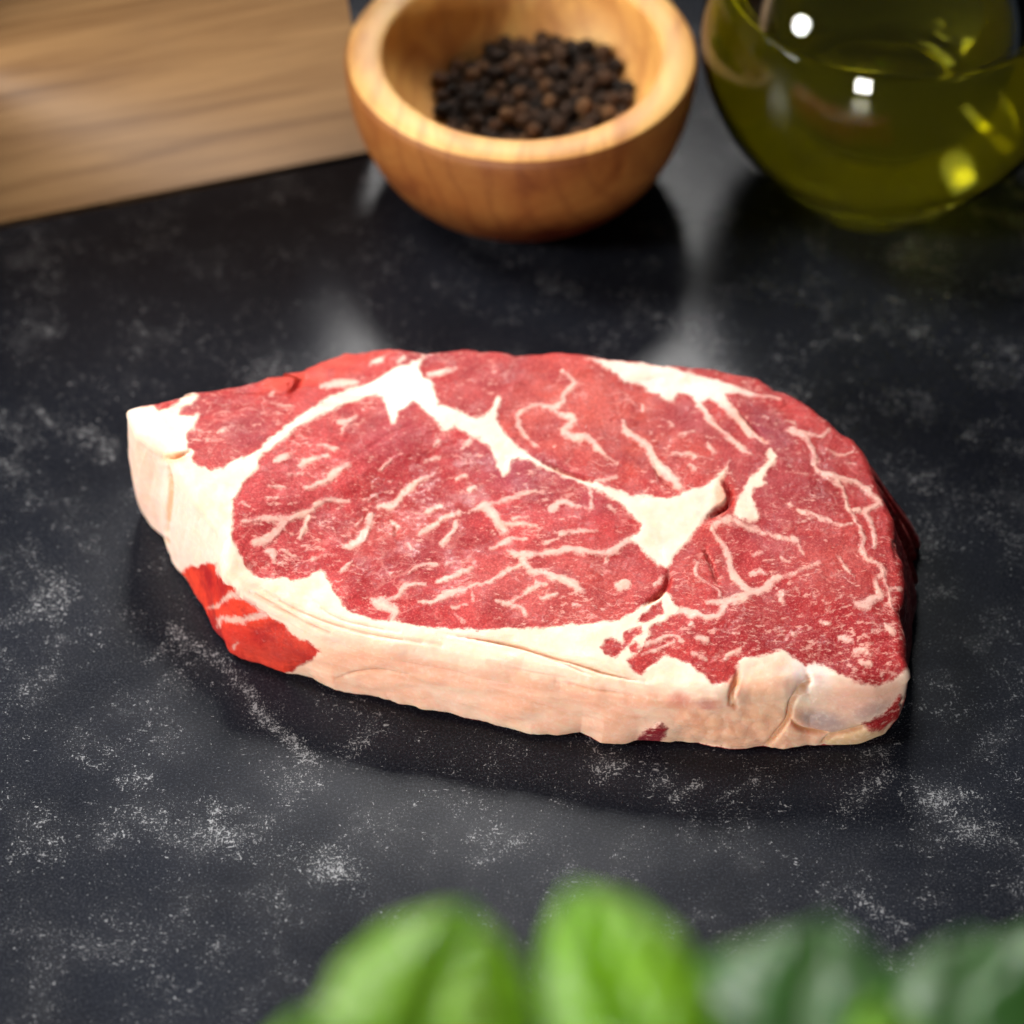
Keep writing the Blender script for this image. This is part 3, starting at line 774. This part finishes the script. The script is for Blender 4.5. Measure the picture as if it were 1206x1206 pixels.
    for f, zz_ in ((0.97, 0.0003), (0.75, 0.0005), (0.4, 0.0006), (0.02, 0.0006)):
        r = rb * f - 0.0022 * f
        rows.append(np.stack([cx + r * np.cos(bth), cy + r * np.sin(bth), np.full(nb, zz_)], 1))
    PW = np.concatenate(rows)
    n0 = len(PT)
    ring_idx = [border] + [n0 + k * nb + np.arange(nb) for k in range(len(rows))]
    Fw = []
    for a, b in zip(ring_idx[:-1], ring_idx[1:]):
        Fw.append(np.stack([a, b, np.roll(b, -1), np.roll(a, -1)], -1))
    Fw = np.concatenate(Fw)
    P = np.concatenate([PT, PW])
    Fq = np.concatenate([Ftop, Fw])
    wall = np.zeros(len(P)); wall[n0:] = 1
    row_of = np.zeros(len(P), int); row_of[n0:] = 1 + np.repeat(np.arange(len(rows)), nb)
    wt = np.clip(row_of / NW, 0, 1)

    def vnormals(P):
        a = P[Fq[:, 2]] - P[Fq[:, 0]]; b = P[Fq[:, 3]] - P[Fq[:, 1]]
        fn = np.cross(a, b)
        N = np.stack([sum(np.bincount(Fq[:, k], fn[:, c], len(P)) for k in range(4)) for c in range(3)], 1)
        return N / np.maximum(np.linalg.norm(N, axis=1), 1e-12)[:, None]
    N0 = vnormals(P)
    X, Y, Z = P.T
    # ---- read the traced fields through warped positions
    px, py = to_px(P)
    w1 = 2.0 * fbm(X * 420, Y * 420, Z * 420, 3); w2 = 1.6 * fbm(X * 420 + 40, Y * 420, Z * 420 + 9, 3)
    qx, qy = px + w1, py + w2
    F = fld.sample(qx, qy)
    ID = fld.nearest(qx, qy)
    facing = ((CAM - P) * N0).sum(1) / np.linalg.norm(CAM - P, axis=1)
    hidden = (wall > 0) & (facing < -0.02)
    # walls turned away from the photograph: thin fat skin at the left end, lean elsewhere
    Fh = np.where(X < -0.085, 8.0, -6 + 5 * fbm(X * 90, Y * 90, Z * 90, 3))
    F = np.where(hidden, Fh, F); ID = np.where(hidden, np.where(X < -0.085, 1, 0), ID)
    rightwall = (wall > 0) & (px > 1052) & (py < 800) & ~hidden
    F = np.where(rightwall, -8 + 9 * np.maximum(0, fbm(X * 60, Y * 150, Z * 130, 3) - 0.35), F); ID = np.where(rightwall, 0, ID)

    # ---- relief
    fm = sstep(-1.5, 2.0, F)
    disp = 0.00022 * fm * (1 - wall) + 0.00011 * fbm(X * 230, Y * 230, Z * 230, 2) * (1 - 0.5 * wall) + 0.00075 * fbm(X * 50, Y * 50, Z * 50, 3) * (1 - 0.3 * wall)
    disp += (1 - fm) * 0.00007 * fbm(X * 800, Y * 800, Z * 800, 2)
    disp -= crk.sample(px, py) * (~hidden)
    front = (wall > 0) & ~hidden & ~rightwall
    zone_front = sstep(700, 760, py - 0.12 * (px - 300)) * sstep(280, 420, px) * (~hidden)
    lay = fbm((px * 0.97 + py * 0.25) * 0.012, (py * 0.97 - px * 0.25) * 0.075, 3.0, 3)
    disp += zone_front * fm * (0.00024 * lay + 0.0007 * fbm((px + 0.3 * py) * 0.016, (py - 0.22 * px) * 0.035, 21.0, 2))
    # fat lobules on the right half of the front face
    sx = RNG.uniform(740, 1000, 420); sy = RNG.uniform(806, 900, 420)
    keep = []
    for i in range(420):
        if all((sx[i] - sx[j]) ** 2 + (sy[i] - sy[j]) ** 2 > 12.5 ** 2 for j in keep): keep.append(i)
    sx, sy = sx[keep], sy[keep]
    lob = np.zeros(len(P)); lobw = np.zeros(len(P))
    sel = np.where((px > 735) & (px < 1010) & (py > 800) & ~hidden)[0]
    wx = px[sel] + 3.5 * fbm(px[sel] * .05, py[sel] * .05, 4.0, 2); wy = py[sel] + 3.5 * fbm(px[sel] * .05, py[sel] * .05, 8.0, 2)
    d = np.hypot(wx[:, None] - sx[None], (wy[:, None] - sy[None]) * 1.15)
    ds = np.partition(d, 1, axis=1)
    gap = ds[:, 1] - ds[:, 0]
    lob[sel] = np.clip(1 - (ds[:, 0] / 10.0) ** 2, 0, 1)
    lobw[sel] = sstep(765, 810, px[sel] + 14 * fbm(px[sel] * .03, py[sel] * .03, 12.0, 2)) * (1 - sstep(945, 985, px[sel])) * sstep(828, 850, py[sel] + 5 * fbm(px[sel] * .03, py[sel] * .03, 1.0, 2))
    disp += lobw * (lob - 1) * 0.00024
    # left wall: long soft ridges
    lw = (wall > 0) & (px < 265) & (py < 700) & ~hidden
    disp += lw * 0.00015 * fbm(px * 0.10 + py * 0.02, py * 0.02, 6.0, 3)
    P2 = P + N0 * disp[:, None]
    P2[:, 2] = np.maximum(P2[:, 2], 0.0003)
    Nrm = vnormals(P2)

    # ---- lean and fat colours, with some light and shade painted in
    def blob(x, y, rx, ry, rot=0.0, soft=0.6):
        c, s = math.cos(rot), math.sin(rot)
        dx, dy = px - x, py - y
        r = np.hypot((dx * c + dy * s) / rx, (-dx * s + dy * c) / ry)
        r = r + 0.16 * nz
        return 1 - sstep(1 - soft, 1 + soft, r)
    nz = fbm(X * 110, Y * 110, Z * 110, 3)
    lean = np.tile(np.array([.52, .036, .038]), (len(P), 1))
    def paint(col, w, c):
        w = np.clip(w, 0, 1)[:, None]
        return col * (1 - w) + np.array(c) * w
    capw = 1 - sstep(-6, 3, fld.sample(px, py, eye))
    lean = paint(lean, capw * 0.9, (.49, .034, .030))
    lean = paint(lean, blob(690, 490, 130, 60, 0.2), (.53, .070, .048))
    lean = paint(lean, blob(650, 690, 120, 55) * 0.8, (.50, .075, .065))
    lean = paint(lean, blob(340, 610, 60, 70) * 0.6, (.50, .072, .075))
    lean = paint(lean, blob(480, 620, 70, 75, 0.4) * 1.0, (.33, .014, .019))
    lean = paint(lean, blob(470, 505, 60, 35, -0.5) * 0.8, (.34, .028, .042))
    lean = paint(lean, blob(625, 560, 85, 28, 0.35) * 0.9, (.29, .024, .046))
    lean = paint(lean, blob(570, 450, 55, 35, -0.2) * 0.7, (.38, .032, .035))
    lean = paint(lean, blob(910, 590, 60, 70) * 0.9, (.32, .024, .032))
    lean = paint(lean, blob(905, 508, 38, 18, 0.8) * 0.9, (.26, .035, .058))
    lean = paint(lean, blob(810, 490, 26, 22, 0.6) * 0.7, (.34, .045, .06))
    lean = paint(lean, blob(985, 560, 60, 50) * 0.6, (.37, .025, .028))
    lean = paint(lean, blob(960, 745, 130, 60, 0.1), (.34, .013, .016))
    lean = paint(lean, blob(985, 665, 60, 40) * 0.7, (.46, .06, .05))
    lean = paint(lean, blob(1000, 785, 60, 20, 0.2) * 0.8, (.28, .014, .022))
    lean = paint(lean, blob(800, 665, 30, 40) * 0.8, (.50, .045, .035))
    lean = paint(lean, blob(850, 585, 24, 30, 0.5) * 0.85, (.58, .06, .035))
    lean = paint(lean, blob(285, 510, 30, 22, -0.4) * 0.9, (.30, .028, .042))
    lean = paint(lean, blob(250, 500, 30, 18, -0.3) * 0.5, (.50, .075, .07))
    lean = paint(lean, blob(390, 434, 75, 15, -0.35, 0.35), (.62, .050, .026))
    lean = paint(lean, blob(330, 450, 22, 10, 0.0, 0.35), (.62, .055, .030))
    edge_back = (1 - wall) * sstep(0.975, 0.995, np.concatenate([rho, np.ones(len(P) - n0)])) * (py < 520)
    lean = paint(lean, edge_back * 0.7, (.60, .075, .045))
    side = sstep(0, 12, 330 - px + 60) * sstep(655, 668, py + 0.0 * px) * (px < 390)
    lean = paint(lean, side * (fld.sample(px, py, eye) < 0), (.78, .055, .026))
    lean = paint(lean, blob(256, 690, 12, 22, -0.5) * 0.7, (.52, .022, .018))
    lean = paint(lean, blob(285, 752, 30, 14, 0.2) * 0.6, (.58, .030, .024))
    lean = paint(lean, (rightwall | hidden) * 0.85, (.26, .022, .024))  # shade of the right wall painted into the red; hidden walls match
    lean = paint(lean, blob(1083, 648, 9, 22) * wall, (.52, .022, .018))
    lean = paint(lean, blob(768, 866, 22, 14), (.25, .03, .045))
    lean = paint(lean, blob(1040, 842, 26, 20), (.36, .018, .014))

    fat = np.tile(np.array([.72, .37, .31]), (len(P), 1))           # marbling
    seamw = sstep(3.0, 8.0, F)
    fat = paint(fat, seamw * 0.7, (.84, .60, .48))
    fat = paint(fat, (ID == 1) * 1.0, (.87, .67, .52))
    fat = paint(fat, (ID == 2) * 0.9, (.84, .66, .53))
    fat = paint(fat, (ID == 3) * 1.0, (.84, .56, .44))
    fat = paint(fat, blob(790, 450, 100, 24, 0.15) * 0.9, (.90, .70, .60))
    fat = paint(fat, blob(480, 455, 45, 40), (.88, .77, .65))
    frontlow = zone_front * sstep(-14, 16, py - (752 + 0.16 * (px - 380)) + 6 * nz)
    fat = paint(fat, frontlow * 0.97, (.96, .51, .355))  # peach front fat; part of the tone stands for weaker, warmer light there
    fat = paint(fat, frontlow * sstep(0.15, 0.7, lay) * 0.5, (.90, .66, .47))
    fat = paint(fat, frontlow * sstep(0.15, 0.7, -lay) * 0.5, (.80, .40, .24))
    fold = fbm((px + 0.3 * py) * 0.016, (py - 0.22 * px) * 0.035, 21.0, 3)
    fat = paint(fat, frontlow * sstep(0.1, 0.6, fold) * 0.5, (.93, .45, .29)); fat = paint(fat, frontlow * sstep(0.1, 0.6, -fold) * 0.5, (.95, .66, .50))
    fat = paint(fat, lw * 0.95, (.93, .63, .52))
    fat = paint(fat, lw * sstep(0.1, 0.7, fbm(px * 0.12 + py * 0.02, py * 0.02, 6.0, 3)) * 0.22, (.86, .50, .40))
    fat = paint(fat, blob(165, 560, 20, 60) * wall * 0.5, (.84, .52, .38))
    fat = paint(fat, lobw * (1 - lob) * 0.38, (.70, .33, .17))
    fat = paint(fat, lobw * lob * 0.4, (.92, .52, .30))
    fat = paint(fat, blob(900, 795, 42, 20) * 0.8, (.84, .53, .40))
    fat = paint(fat, blob(955, 795, 26, 14, 0.4) * 0.9, (.86, .70, .66))
    fat = paint(fat, blob(1015, 820, 52, 24, -0.2) * 0.8, (.76, .40, .30))
    fat = paint(fat, blob(972, 852, 32, 13, 0.2) * 0.75, (.34, .27, .28))
    fat = paint(fat, blob(1022, 838, 24, 8, -0.4) * 0.6, (.42, .27, .25))
    fat = paint(fat, blob(1008, 868, 42, 14, -0.3, 0.3) * 0.85, (.62, .42, .22))
    fat = paint(fat, blob(898, 825, 30, 24) * 0.6, (.80, .42, .24))
    fat = paint(fat, blob(800, 826, 14, 9) * 0.7, (.72, .22, .16)); fat = paint(fat, blob(834, 829, 14, 6) * 0.7, (.52, .14, .14))
    fat = paint(fat, blob(864, 800, 8, 18) * 0.85, (.66, .14, .07)); fat = paint(fat, blob(670, 818, 60, 10, 0.2) * 0.5, (.78, .42, .28))
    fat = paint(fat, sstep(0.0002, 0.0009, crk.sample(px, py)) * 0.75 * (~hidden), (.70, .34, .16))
    fat = paint(fat, blob(850, 578, 8, 22, 0.2) * 0.9, (.78, .30, .18))
    fat = paint(fat, blob(205, 539, 14, 6) * 0.8, (.80, .48, .24))
    fat = paint(fat, hidden * 0.8, (.80, .56, .44))
    # thin skin of fat turns pink beside the lean
    fat = paint(fat, (1 - sstep(0.0, 3.0, F)) * 0.35, (.80, .42, .36))
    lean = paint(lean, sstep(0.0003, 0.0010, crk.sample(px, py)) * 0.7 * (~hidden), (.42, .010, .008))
    fleck = np.clip(0.55 + 0.9 * blob(950, 735, 140, 75) + 0.35 * blob(330, 600, 70, 70) + 0.25 * blob(690, 720, 80, 25) + 0.3 * blob(800, 690, 60, 60) - 1.5 * (side > 0.3) * (fld.sample(px, py, eye) < 0), 0.03, 1.4)
    fleck = fleck * (1 - 0.9 * blob(380, 437, 80, 16, -0.3))
    wet = np.clip(0.35 + 0.65 * blob(500, 620, 90, 70, 0.3) + 0.6 * blob(600, 565, 80, 30) + 0.5 * blob(985, 545, 60, 50) + 0.5 * lobw + 0.4 * blob(950, 740, 120, 60) + 0.5 * (side > 0.5) + 0.35 * zone_front + 0.4 * blob(930, 850, 110, 40), 0, 1)

    # ---- split into parts
    eyev = fld.sample(px, py, eye)
    top_like = (wall == 0)
    corner = (eyev < 0) & (py < 560) & (px < 500) & (px + 0 * py < 500)
    cap_top = (px > 495)
    lean_part = np.where(eyev > 0, 100, np.where((px < 400) & (py > 650), 103, np.where(cap_top, 101, 102)))
    lean_part = np.where(hidden, np.where(px < 495, 102, 101), lean_part)
    under = row_of > NW
    pid = np.where((ID > 0) & (F > -0.6), ID, lean_part)
    pid = np.where((F > 1.0) & (ID == 0), lean_part, pid)
    pid = np.where(under, 104, pid)
    fid = pid[Fq[:, 0]]
    # one object for each connected piece of a vein; crumbs go back to the lean around them
    for k in sorted(list(parts)):
        if not k: continue
        sel = np.where(fid == k)[0]
        if not len(sel): continue
        f = Fq[sel]; used, inv = np.unique(f, return_inverse=True); inv = inv.reshape(f.shape)
        lab = np.arange(len(used))
        while True:
            m = lab[inv].min(1)
            new = lab.copy()
            for c in range(4): np.minimum.at(new, inv[:, c], m)
            new = new[new]
            if (new == lab).all(): break
            lab = new
        fl_ = lab[inv[:, 0]]
        u_, cnt = np.unique(fl_, return_counts=True)
        big_ = u_[np.argmax(cnt)]
        for q, c in zip(u_, cnt):
            if q == big_: continue
            fs = sel[fl_ == q]
            if c < 60: fid[fs] = lean_part[Fq[fs, 0]]
            else:
                parts[nid] = parts[k]; fid[fs] = nid; nid += 1
    root = empty('raw_steak', (cx, cy, 0))
    tag(root, 'thick raw marbled beef steak with creamy fat rim lying on dark slate', 'steak')
    P2 = P2 - np.array([cx, cy, 0])
    names = {100: 'eye_muscle', 101: 'cap_muscle', 102: 'corner_muscle', 103: 'side_meat', 104: 'underside'}
    objs = {}
    order = [k for k in (100, 101, 102, 103, 104)] + sorted(k for k in parts if k)
    for k in order:
        f = Fq[fid == k]
        if len(f) < 8: continue
        used, inv = np.unique(f, return_inverse=True)
        f2 = inv.reshape(f.shape)
        nm = names.get(k) or parts[k][0]
        me = bpy.data.meshes.new(nm)
        fill_mesh(me, P2[used], f2)
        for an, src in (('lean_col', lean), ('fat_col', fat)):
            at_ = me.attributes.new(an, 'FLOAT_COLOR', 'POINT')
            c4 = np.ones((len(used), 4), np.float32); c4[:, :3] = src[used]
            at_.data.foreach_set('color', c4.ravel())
        for an, src in (('fat', F), ('fleck', fleck), ('wet', wet)):
            at_ = me.attributes.new(an, 'FLOAT', 'POINT'); at_.data.foreach_set('value', src[used].astype(np.float32))
        me.normals_split_custom_set_from_vertices(Nrm[used].astype(np.float32))
        me.materials.append(M_MEAT)
        o = link(bpy.data.objects.new(nm, me))
        own = 'root' if k in names else parts[k][1]
        o.parent = objs.get(own, root) if own != 'root' else root
        objs.setdefault(nm, o)
    for nm, lb in (('eye_muscle', 'large pale red oval muscle laced with marbling'), ('cap_muscle', 'darker red muscle curving round the right end'), ('corner_muscle', 'small dark red muscle at the pointed end'),
                   ('fat_rim', 'creamy band of fat along the front edge'), ('side_meat', 'bright red strip of meat on the side')):
        if nm in objs: objs[nm]['label'] = lb


build_steak()

# ------------------------------------------------------------------ cutting board
def build_board():
    A = at(0, 262, 0.0); B = at(432, 178, 0.0)
    ex = (B - A) / np.linalg.norm(B - A)
    ey = np.array([-ex[1], ex[0], 0])
    Lf = np.linalg.norm(B - A)
    L = Lf + 0.12; H = 0.128; T = 0.026
    bm = bmesh.new()
    bmesh.ops.create_cube(bm, size=1.0)
    for v in bm.verts:
        v.co = Vector(((v.co.x + 0.5) * -L, (v.co.y + 0.5) * T, (v.co.z + 0.5) * H))
        if v.co.x > -0.01: v.co.x += -0.11 * v.co.z      # the end is cut slightly aslant
    bmesh.ops.bevel(bm, geom=list(bm.edges), offset=0.0028, segments=4, profile=0.6, affect='EDGES')
    me = bpy.data.meshes.new('cutting_board'); bm.to_mesh(me); bm.free()
    me.polygons.foreach_set('use_smooth', [True] * len(me.polygons))
    me.materials.append(M_BOARD)
    o = link(bpy.data.objects.new('cutting_board', me))
    o.location = B
    o.rotation_euler = (math.radians(0), 0, math.atan2(ex[1], ex[0]))
    tag(o, 'thick brown wooden cutting board standing on edge beside the bowl', 'cutting board')


build_board()

# ------------------------------------------------------------------ bowl and peppercorns
BX, BY = 0.0028, 0.1437
BR, BH = 0.0525, 0.050
IR = 0.0418          # inner radius at the rim
ID0 = 0.0185         # height of the inner floor


def build_bowl():
    root = empty('wooden_bowl', (BX, BY, 0))
    tag(root, 'round turned olive wood bowl with broad pale rim, holding peppercorns', 'bowl')
    outer = [(0.0, 0.0006), (0.016, 0.0006), (0.0195, 0.0), (0.0225, 0.0008)]
    for t in np.linspace(0.06, 1, 26):
        a = t * math.pi / 2
        outer.append((0.0222 + (BR + 0.0006 - 0.0222) * math.sin(a) ** 0.86, 0.0008 + (BH - 0.0035) * (1 - math.cos(a)) ** 0.92))
    outer += [(BR + 0.0004, BH - 0.0018), (BR - 0.0004, BH - 0.0006)]
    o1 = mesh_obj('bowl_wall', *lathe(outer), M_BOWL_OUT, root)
    rim = [(BR - 0.0004, BH - 0.0006), (BR - 0.0013, BH), (IR + 0.0014, BH), (IR + 0.0004, BH - 0.0006)]
    mesh_obj('rim', *lathe(rim), M_BOWL, root)
    inner = [(IR + 0.0004, BH - 0.0006), (IR, BH - 0.0018)]
    Rz = BH - 0.0018 - ID0
    for t in np.linspace(0.03, 1, 26):
        a = t * math.pi / 2
        inner.append((IR * math.cos(a), BH - 0.0018 - Rz * math.sin(a)))
    inner[-1] = (0.0, ID0)
    mesh_obj('hollow', *lathe(inner), M_BOWL, root)
    return Rz


RZ = build_bowl()


def build_pepper():
    rng = np.random.default_rng(5)
    n = 298
    r = rng.uniform(0.00215, 0.00278, n)
    # settle spheres in the ellipsoidal hollow
    p = np.stack([rng.uniform(-.022, .022, n), rng.uniform(-.022, .022, n), rng.uniform(0.018, 0.075, n)], 1)
    top = BH - 0.0018
    g = np.array([0.22, 0.10, -1.0]) * 0.00022
    for it in range(900):
        p = p + g * (1.0 if it < 620 else 0.35)
        for sub in range(2):
            d = p[:, None] - p[None]
            dist = np.sqrt((d ** 2).sum(-1)) + 1e-9
            ov = (r[:, None] + r[None]) * 0.985 - dist
            np.fill_diagonal(ov, 0)
            ov = np.maximum(ov, 0)
            p = p + (d / dist[..., None] * (ov * 0.26)[..., None]).sum(1)
            # hollow: ellipsoid with semi axes IR, IR, RZ centred at the rim
            q = p - np.array([0, 0, top])
            sx = np.array([IR, IR, RZ])
            below = q[:, 2] < 0
            e = q / (sx[None] - r[:, None])
            k = np.sqrt((e ** 2).sum(1))
            out = below & (k > 1)
            p[out] = (q[out] / k[out, None]) + np.array([0, 0, top])
            rr = np.hypot(p[:, 0], p[:, 1]); lim = IR - r
            o2 = (~below) & (rr > lim)
            p[o2, :2] *= (lim[o2] / rr[o2])[:, None]
    meshes = []
    for s in range(5):
        bm = bmesh.new()
        bmesh.ops.create_icosphere(bm, subdivisions=3, radius=1.0)
        co = np.array([v.co[:] for v in bm.verts])
        rid = 1 - np.abs(fbm(co[:, 0] * 2.2 + s * 9, co[:, 1] * 2.2, co[:, 2] * 2.2, 3))
        k = 0.84 + 0.20 * rid
        for v, f in zip(bm.verts, k): v.co *= f
        me = bpy.data.meshes.new('peppercorn'); bm.to_mesh(me); bm.free()
        me.polygons.foreach_set('use_smooth', [True] * len(me.polygons))
        me.materials.append(M_PEP)
        meshes.append(me)
    for i in range(n):
        o = bpy.data.objects.new('peppercorn', meshes[i % 5])
        o.location = (BX + p[i, 0], BY + p[i, 1], p[i, 2])
        o.scale = (r[i],) * 3
        o.rotation_euler = tuple(rng.uniform(0, 6.28, 3))
        link(o)
        tag(o, 'small dark wrinkled peppercorn heaped in the wooden bowl', 'peppercorn', 'peppercorns in the wooden bowl')


build_pepper()


# ------------------------------------------------------------------ oil bottle
def build_bottle():
    R = 0.0562
    ox, oy = 0.1126, 0.1445
    root = empty('oil_bottle', (ox, oy, 0))
    tag(root, 'round clear glass bottle half full of yellow green olive oil', 'bottle')
    zc = 0.0545
    def r_at(z, off=0.0):
        return math.sqrt(max(0.0, (R - off) ** 2 - (z - zc) ** 2))
    th = 0.0024
    out = [(0.0, 0.0022), (0.020, 0.0016), (0.0265, 0.0)]
    for a in np.linspace(-63, 62, 44):
        a = math.radians(a)
        out.append((R * math.cos(a), zc + R * math.sin(a)))
    neck_r = 0.0165
    z1 = out[-1][1]
    out += [(0.0225, z1 + 0.005), (0.0185, z1 + 0.011), (neck_r, z1 + 0.020), (neck_r, z1 + 0.05), (neck_r + 0.003, z1 + 0.053), (neck_r + 0.003, z1 + 0.058), (neck_r, z1 + 0.060)]
    inn = [(neck_r - th, z1 + 0.060), (neck_r - th, z1 + 0.020), (0.0185 - th, z1 + 0.0105), (0.0225 - th, z1 + 0.004)]
    for a in np.linspace(60, -60, 44):
        a = math.radians(a)
        inn.append(((R - th) * math.cos(a), zc + (R - th) * math.sin(a)))
    inn += [(0.023, 0.0062), (0.010, 0.0072), (0.0, 0.0078)]
    mesh_obj('glass_body', *lathe(out + inn, 160), M_GLASS, root)
    lvl = OIL_LEVEL
    oil = [(0.0, 0.0076), (0.010, 0.0070), (0.0232, 0.0060)]
    Ro = R - th + 0.0002
    for a in np.linspace(-60, math.degrees(math.asin((lvl - zc) / Ro)), 40):
        a = math.radians(a)
        oil.append((Ro * math.cos(a), zc + Ro * math.sin(a)))
    rl = oil[-1][0]
    oil += [(rl - 0.0008, lvl - 0.0006), (rl - 0.003, lvl - 0.0009), (0.0, lvl - 0.0009)]
    mesh_obj('olive_oil', *lathe(oil, 160), M_OIL, root)


OIL_LEVEL = 0.0765
build_bottle()


# ------------------------------------------------------------------ herb plant in front
def leaf_mesh(name, length, width, cup, bend, mat, seed, tipness=1.0):
    """blade along +Y, midrib groove, raised panels between the side veins"""
    nu, nv = 44, 32
    V = []; vein = []
    rs = np.random.default_rng(seed)
    ph = rs.uniform(0, 6)
    for i in range(nu + 1):
        t = i / nu
        w = width * (math.sin(math.pi * t ** 0.95) ** 0.5)
        for j in range(nv + 1):
            s = j / nv * 2 - 1
            edge = 1 + 0.02 * math.sin(9 * t * math.pi + ph) * abs(s)
            x = s * w * edge
            vv = abs(((t * 6.0 - abs(s) * 1.5) % 1.0) - 0.5) * 2     # 0 mid panel, 1 on a vein
            puff = 0.0010 * (1 - vv ** 3) * min(1, abs(s) * 3) * (1 - abs(s) ** 6)
            z = cup * (1 - s * s) * width * 2.0 - 0.0022 * math.exp(-(s / 0.09) ** 2) + puff - bend * length * t * t + 0.0012 * math.sin(7 * t + ph + 2 * s)
            V.append((x, t * length, z)); vein.append(max(math.exp(-(s / 0.05) ** 2), 0.7 * max(0, vv - 0.8) * 5))
    Fc = []
    for i in range(nu):
        for j in range(nv):
            a = i * (nv + 1) + j
            Fc.append((a, a + 1, a + nv + 2, a + nv + 1))
    me = bpy.data.meshes.new(name)
    fill_mesh(me, np.array(V), np.array(Fc))
    at_ = me.attributes.new('vein', 'FLOAT', 'POINT'); at_.data.foreach_set('value', np.array(vein, np.float32))
    me.materials.append(mat)
    return me


def tube(name, pts, r0, r1, mat, parent, n=10):
    V, Fc = [], []
    P = [Vector(p) for p in pts]
    for i, p in enumerate(P):
        d = (P[min(i + 1, len(P) - 1)] - P[max(i - 1, 0)]).normalized()
        a = d.orthogonal().normalized(); b = d.cross(a)
        r = r0 + (r1 - r0) * i / (len(P) - 1)
        for k in range(n):
            t = 2 * math.pi * k / n
            V.append(tuple(p + a * math.cos(t) * r + b * math.sin(t) * r))
    for i in range(len(P) - 1):
        for k in range(n):
            Fc.append((i * n + k, i * n + (k + 1) % n, (i + 1) * n + (k + 1) % n, (i + 1) * n + k))
    Fc.append(tuple(range(n - 1, -1, -1))); Fc.append(tuple((len(P) - 1) * n + k for k in range(n)))
    return mesh_obj(name, V, Fc, mat, parent)


def build_herb():
    base = Vector((0.03, -0.40, 0.0))
    root = empty('herb_plant', base)
    tag(root, 'leafy green basil sprig with broad glossy leaves rising beside the slate', 'plant')
    stem_top = Vector((0.035, -0.345, 0.215))
    tube('stem', [Vector((0, 0, 0.0002)), Vector((0.004, 0.015, 0.08)), stem_top - base], 0.0032, 0.0022, mS, root)
    # tip pixel, root pixel, height of tip, height of root, width factor, material, roll
    leaves = [
        ((556, 1068), (455, 1330), 0.235, 0.232, 0.42, M_LEAF, 0.10, 1),
        ((676, 1042), (800, 1330), 0.240, 0.232, 0.30, M_LEAF, -0.25, 2),
        ((345, 1200), (470, 1400), 0.242, 0.232, 0.40, M_LEAF, 0.3, 3),
        ((965, 1084), (930, 1330), 0.226, 0.226, 0.50, M_LEAFD, 0.05, 4),
        ((1140, 1092), (1110, 1340), 0.230, 0.226, 0.36, M_LEAFD, -0.2, 5),
        ((830, 1135), (850, 1380), 0.215, 0.220, 0.45, M_LEAF, 0.0, 6),
        ((1050, 1168), (1060, 1380), 0.238, 0.230, 0.30, M_LEAF, 0.2, 7),
        ((1265, 1085), (1230, 1330), 0.222, 0.222, 0.46, M_LEAFD, 0.1, 8)]
    for tip, rt, zt, zr, wf, mat, roll, sd in leaves:
        a = Vector(at(rt[0], rt[1], zr)); b = Vector(at(tip[0], tip[1], zt))
        d = b - a; L = d.length
        me = leaf_mesh('leaf', L, L * wf, 0.10, 0.10, mat, sd)
        o = link(bpy.data.objects.new('leaf', me))
        y = d.normalized(); x = y.cross(Vector((0, 0, 1))).normalized(); z = x.cross(y)
        # lift the tip by the amount the blade bends down
        rotm = Matrix((x, y, z)).transposed().to_4x4()
        o.matrix_world = Matrix.Translation(a - base) @ rotm @ Matrix.Rotation(roll, 4, 'Y')
        o.parent = root
        st = tube('leaf_stalk', [stem_top - base, (stem_top - base).lerp(a - base, 0.5) + Vector((0, 0, 0.004)), a - base], 0.0016, 0.0013, mS, root, 8)


build_herb()
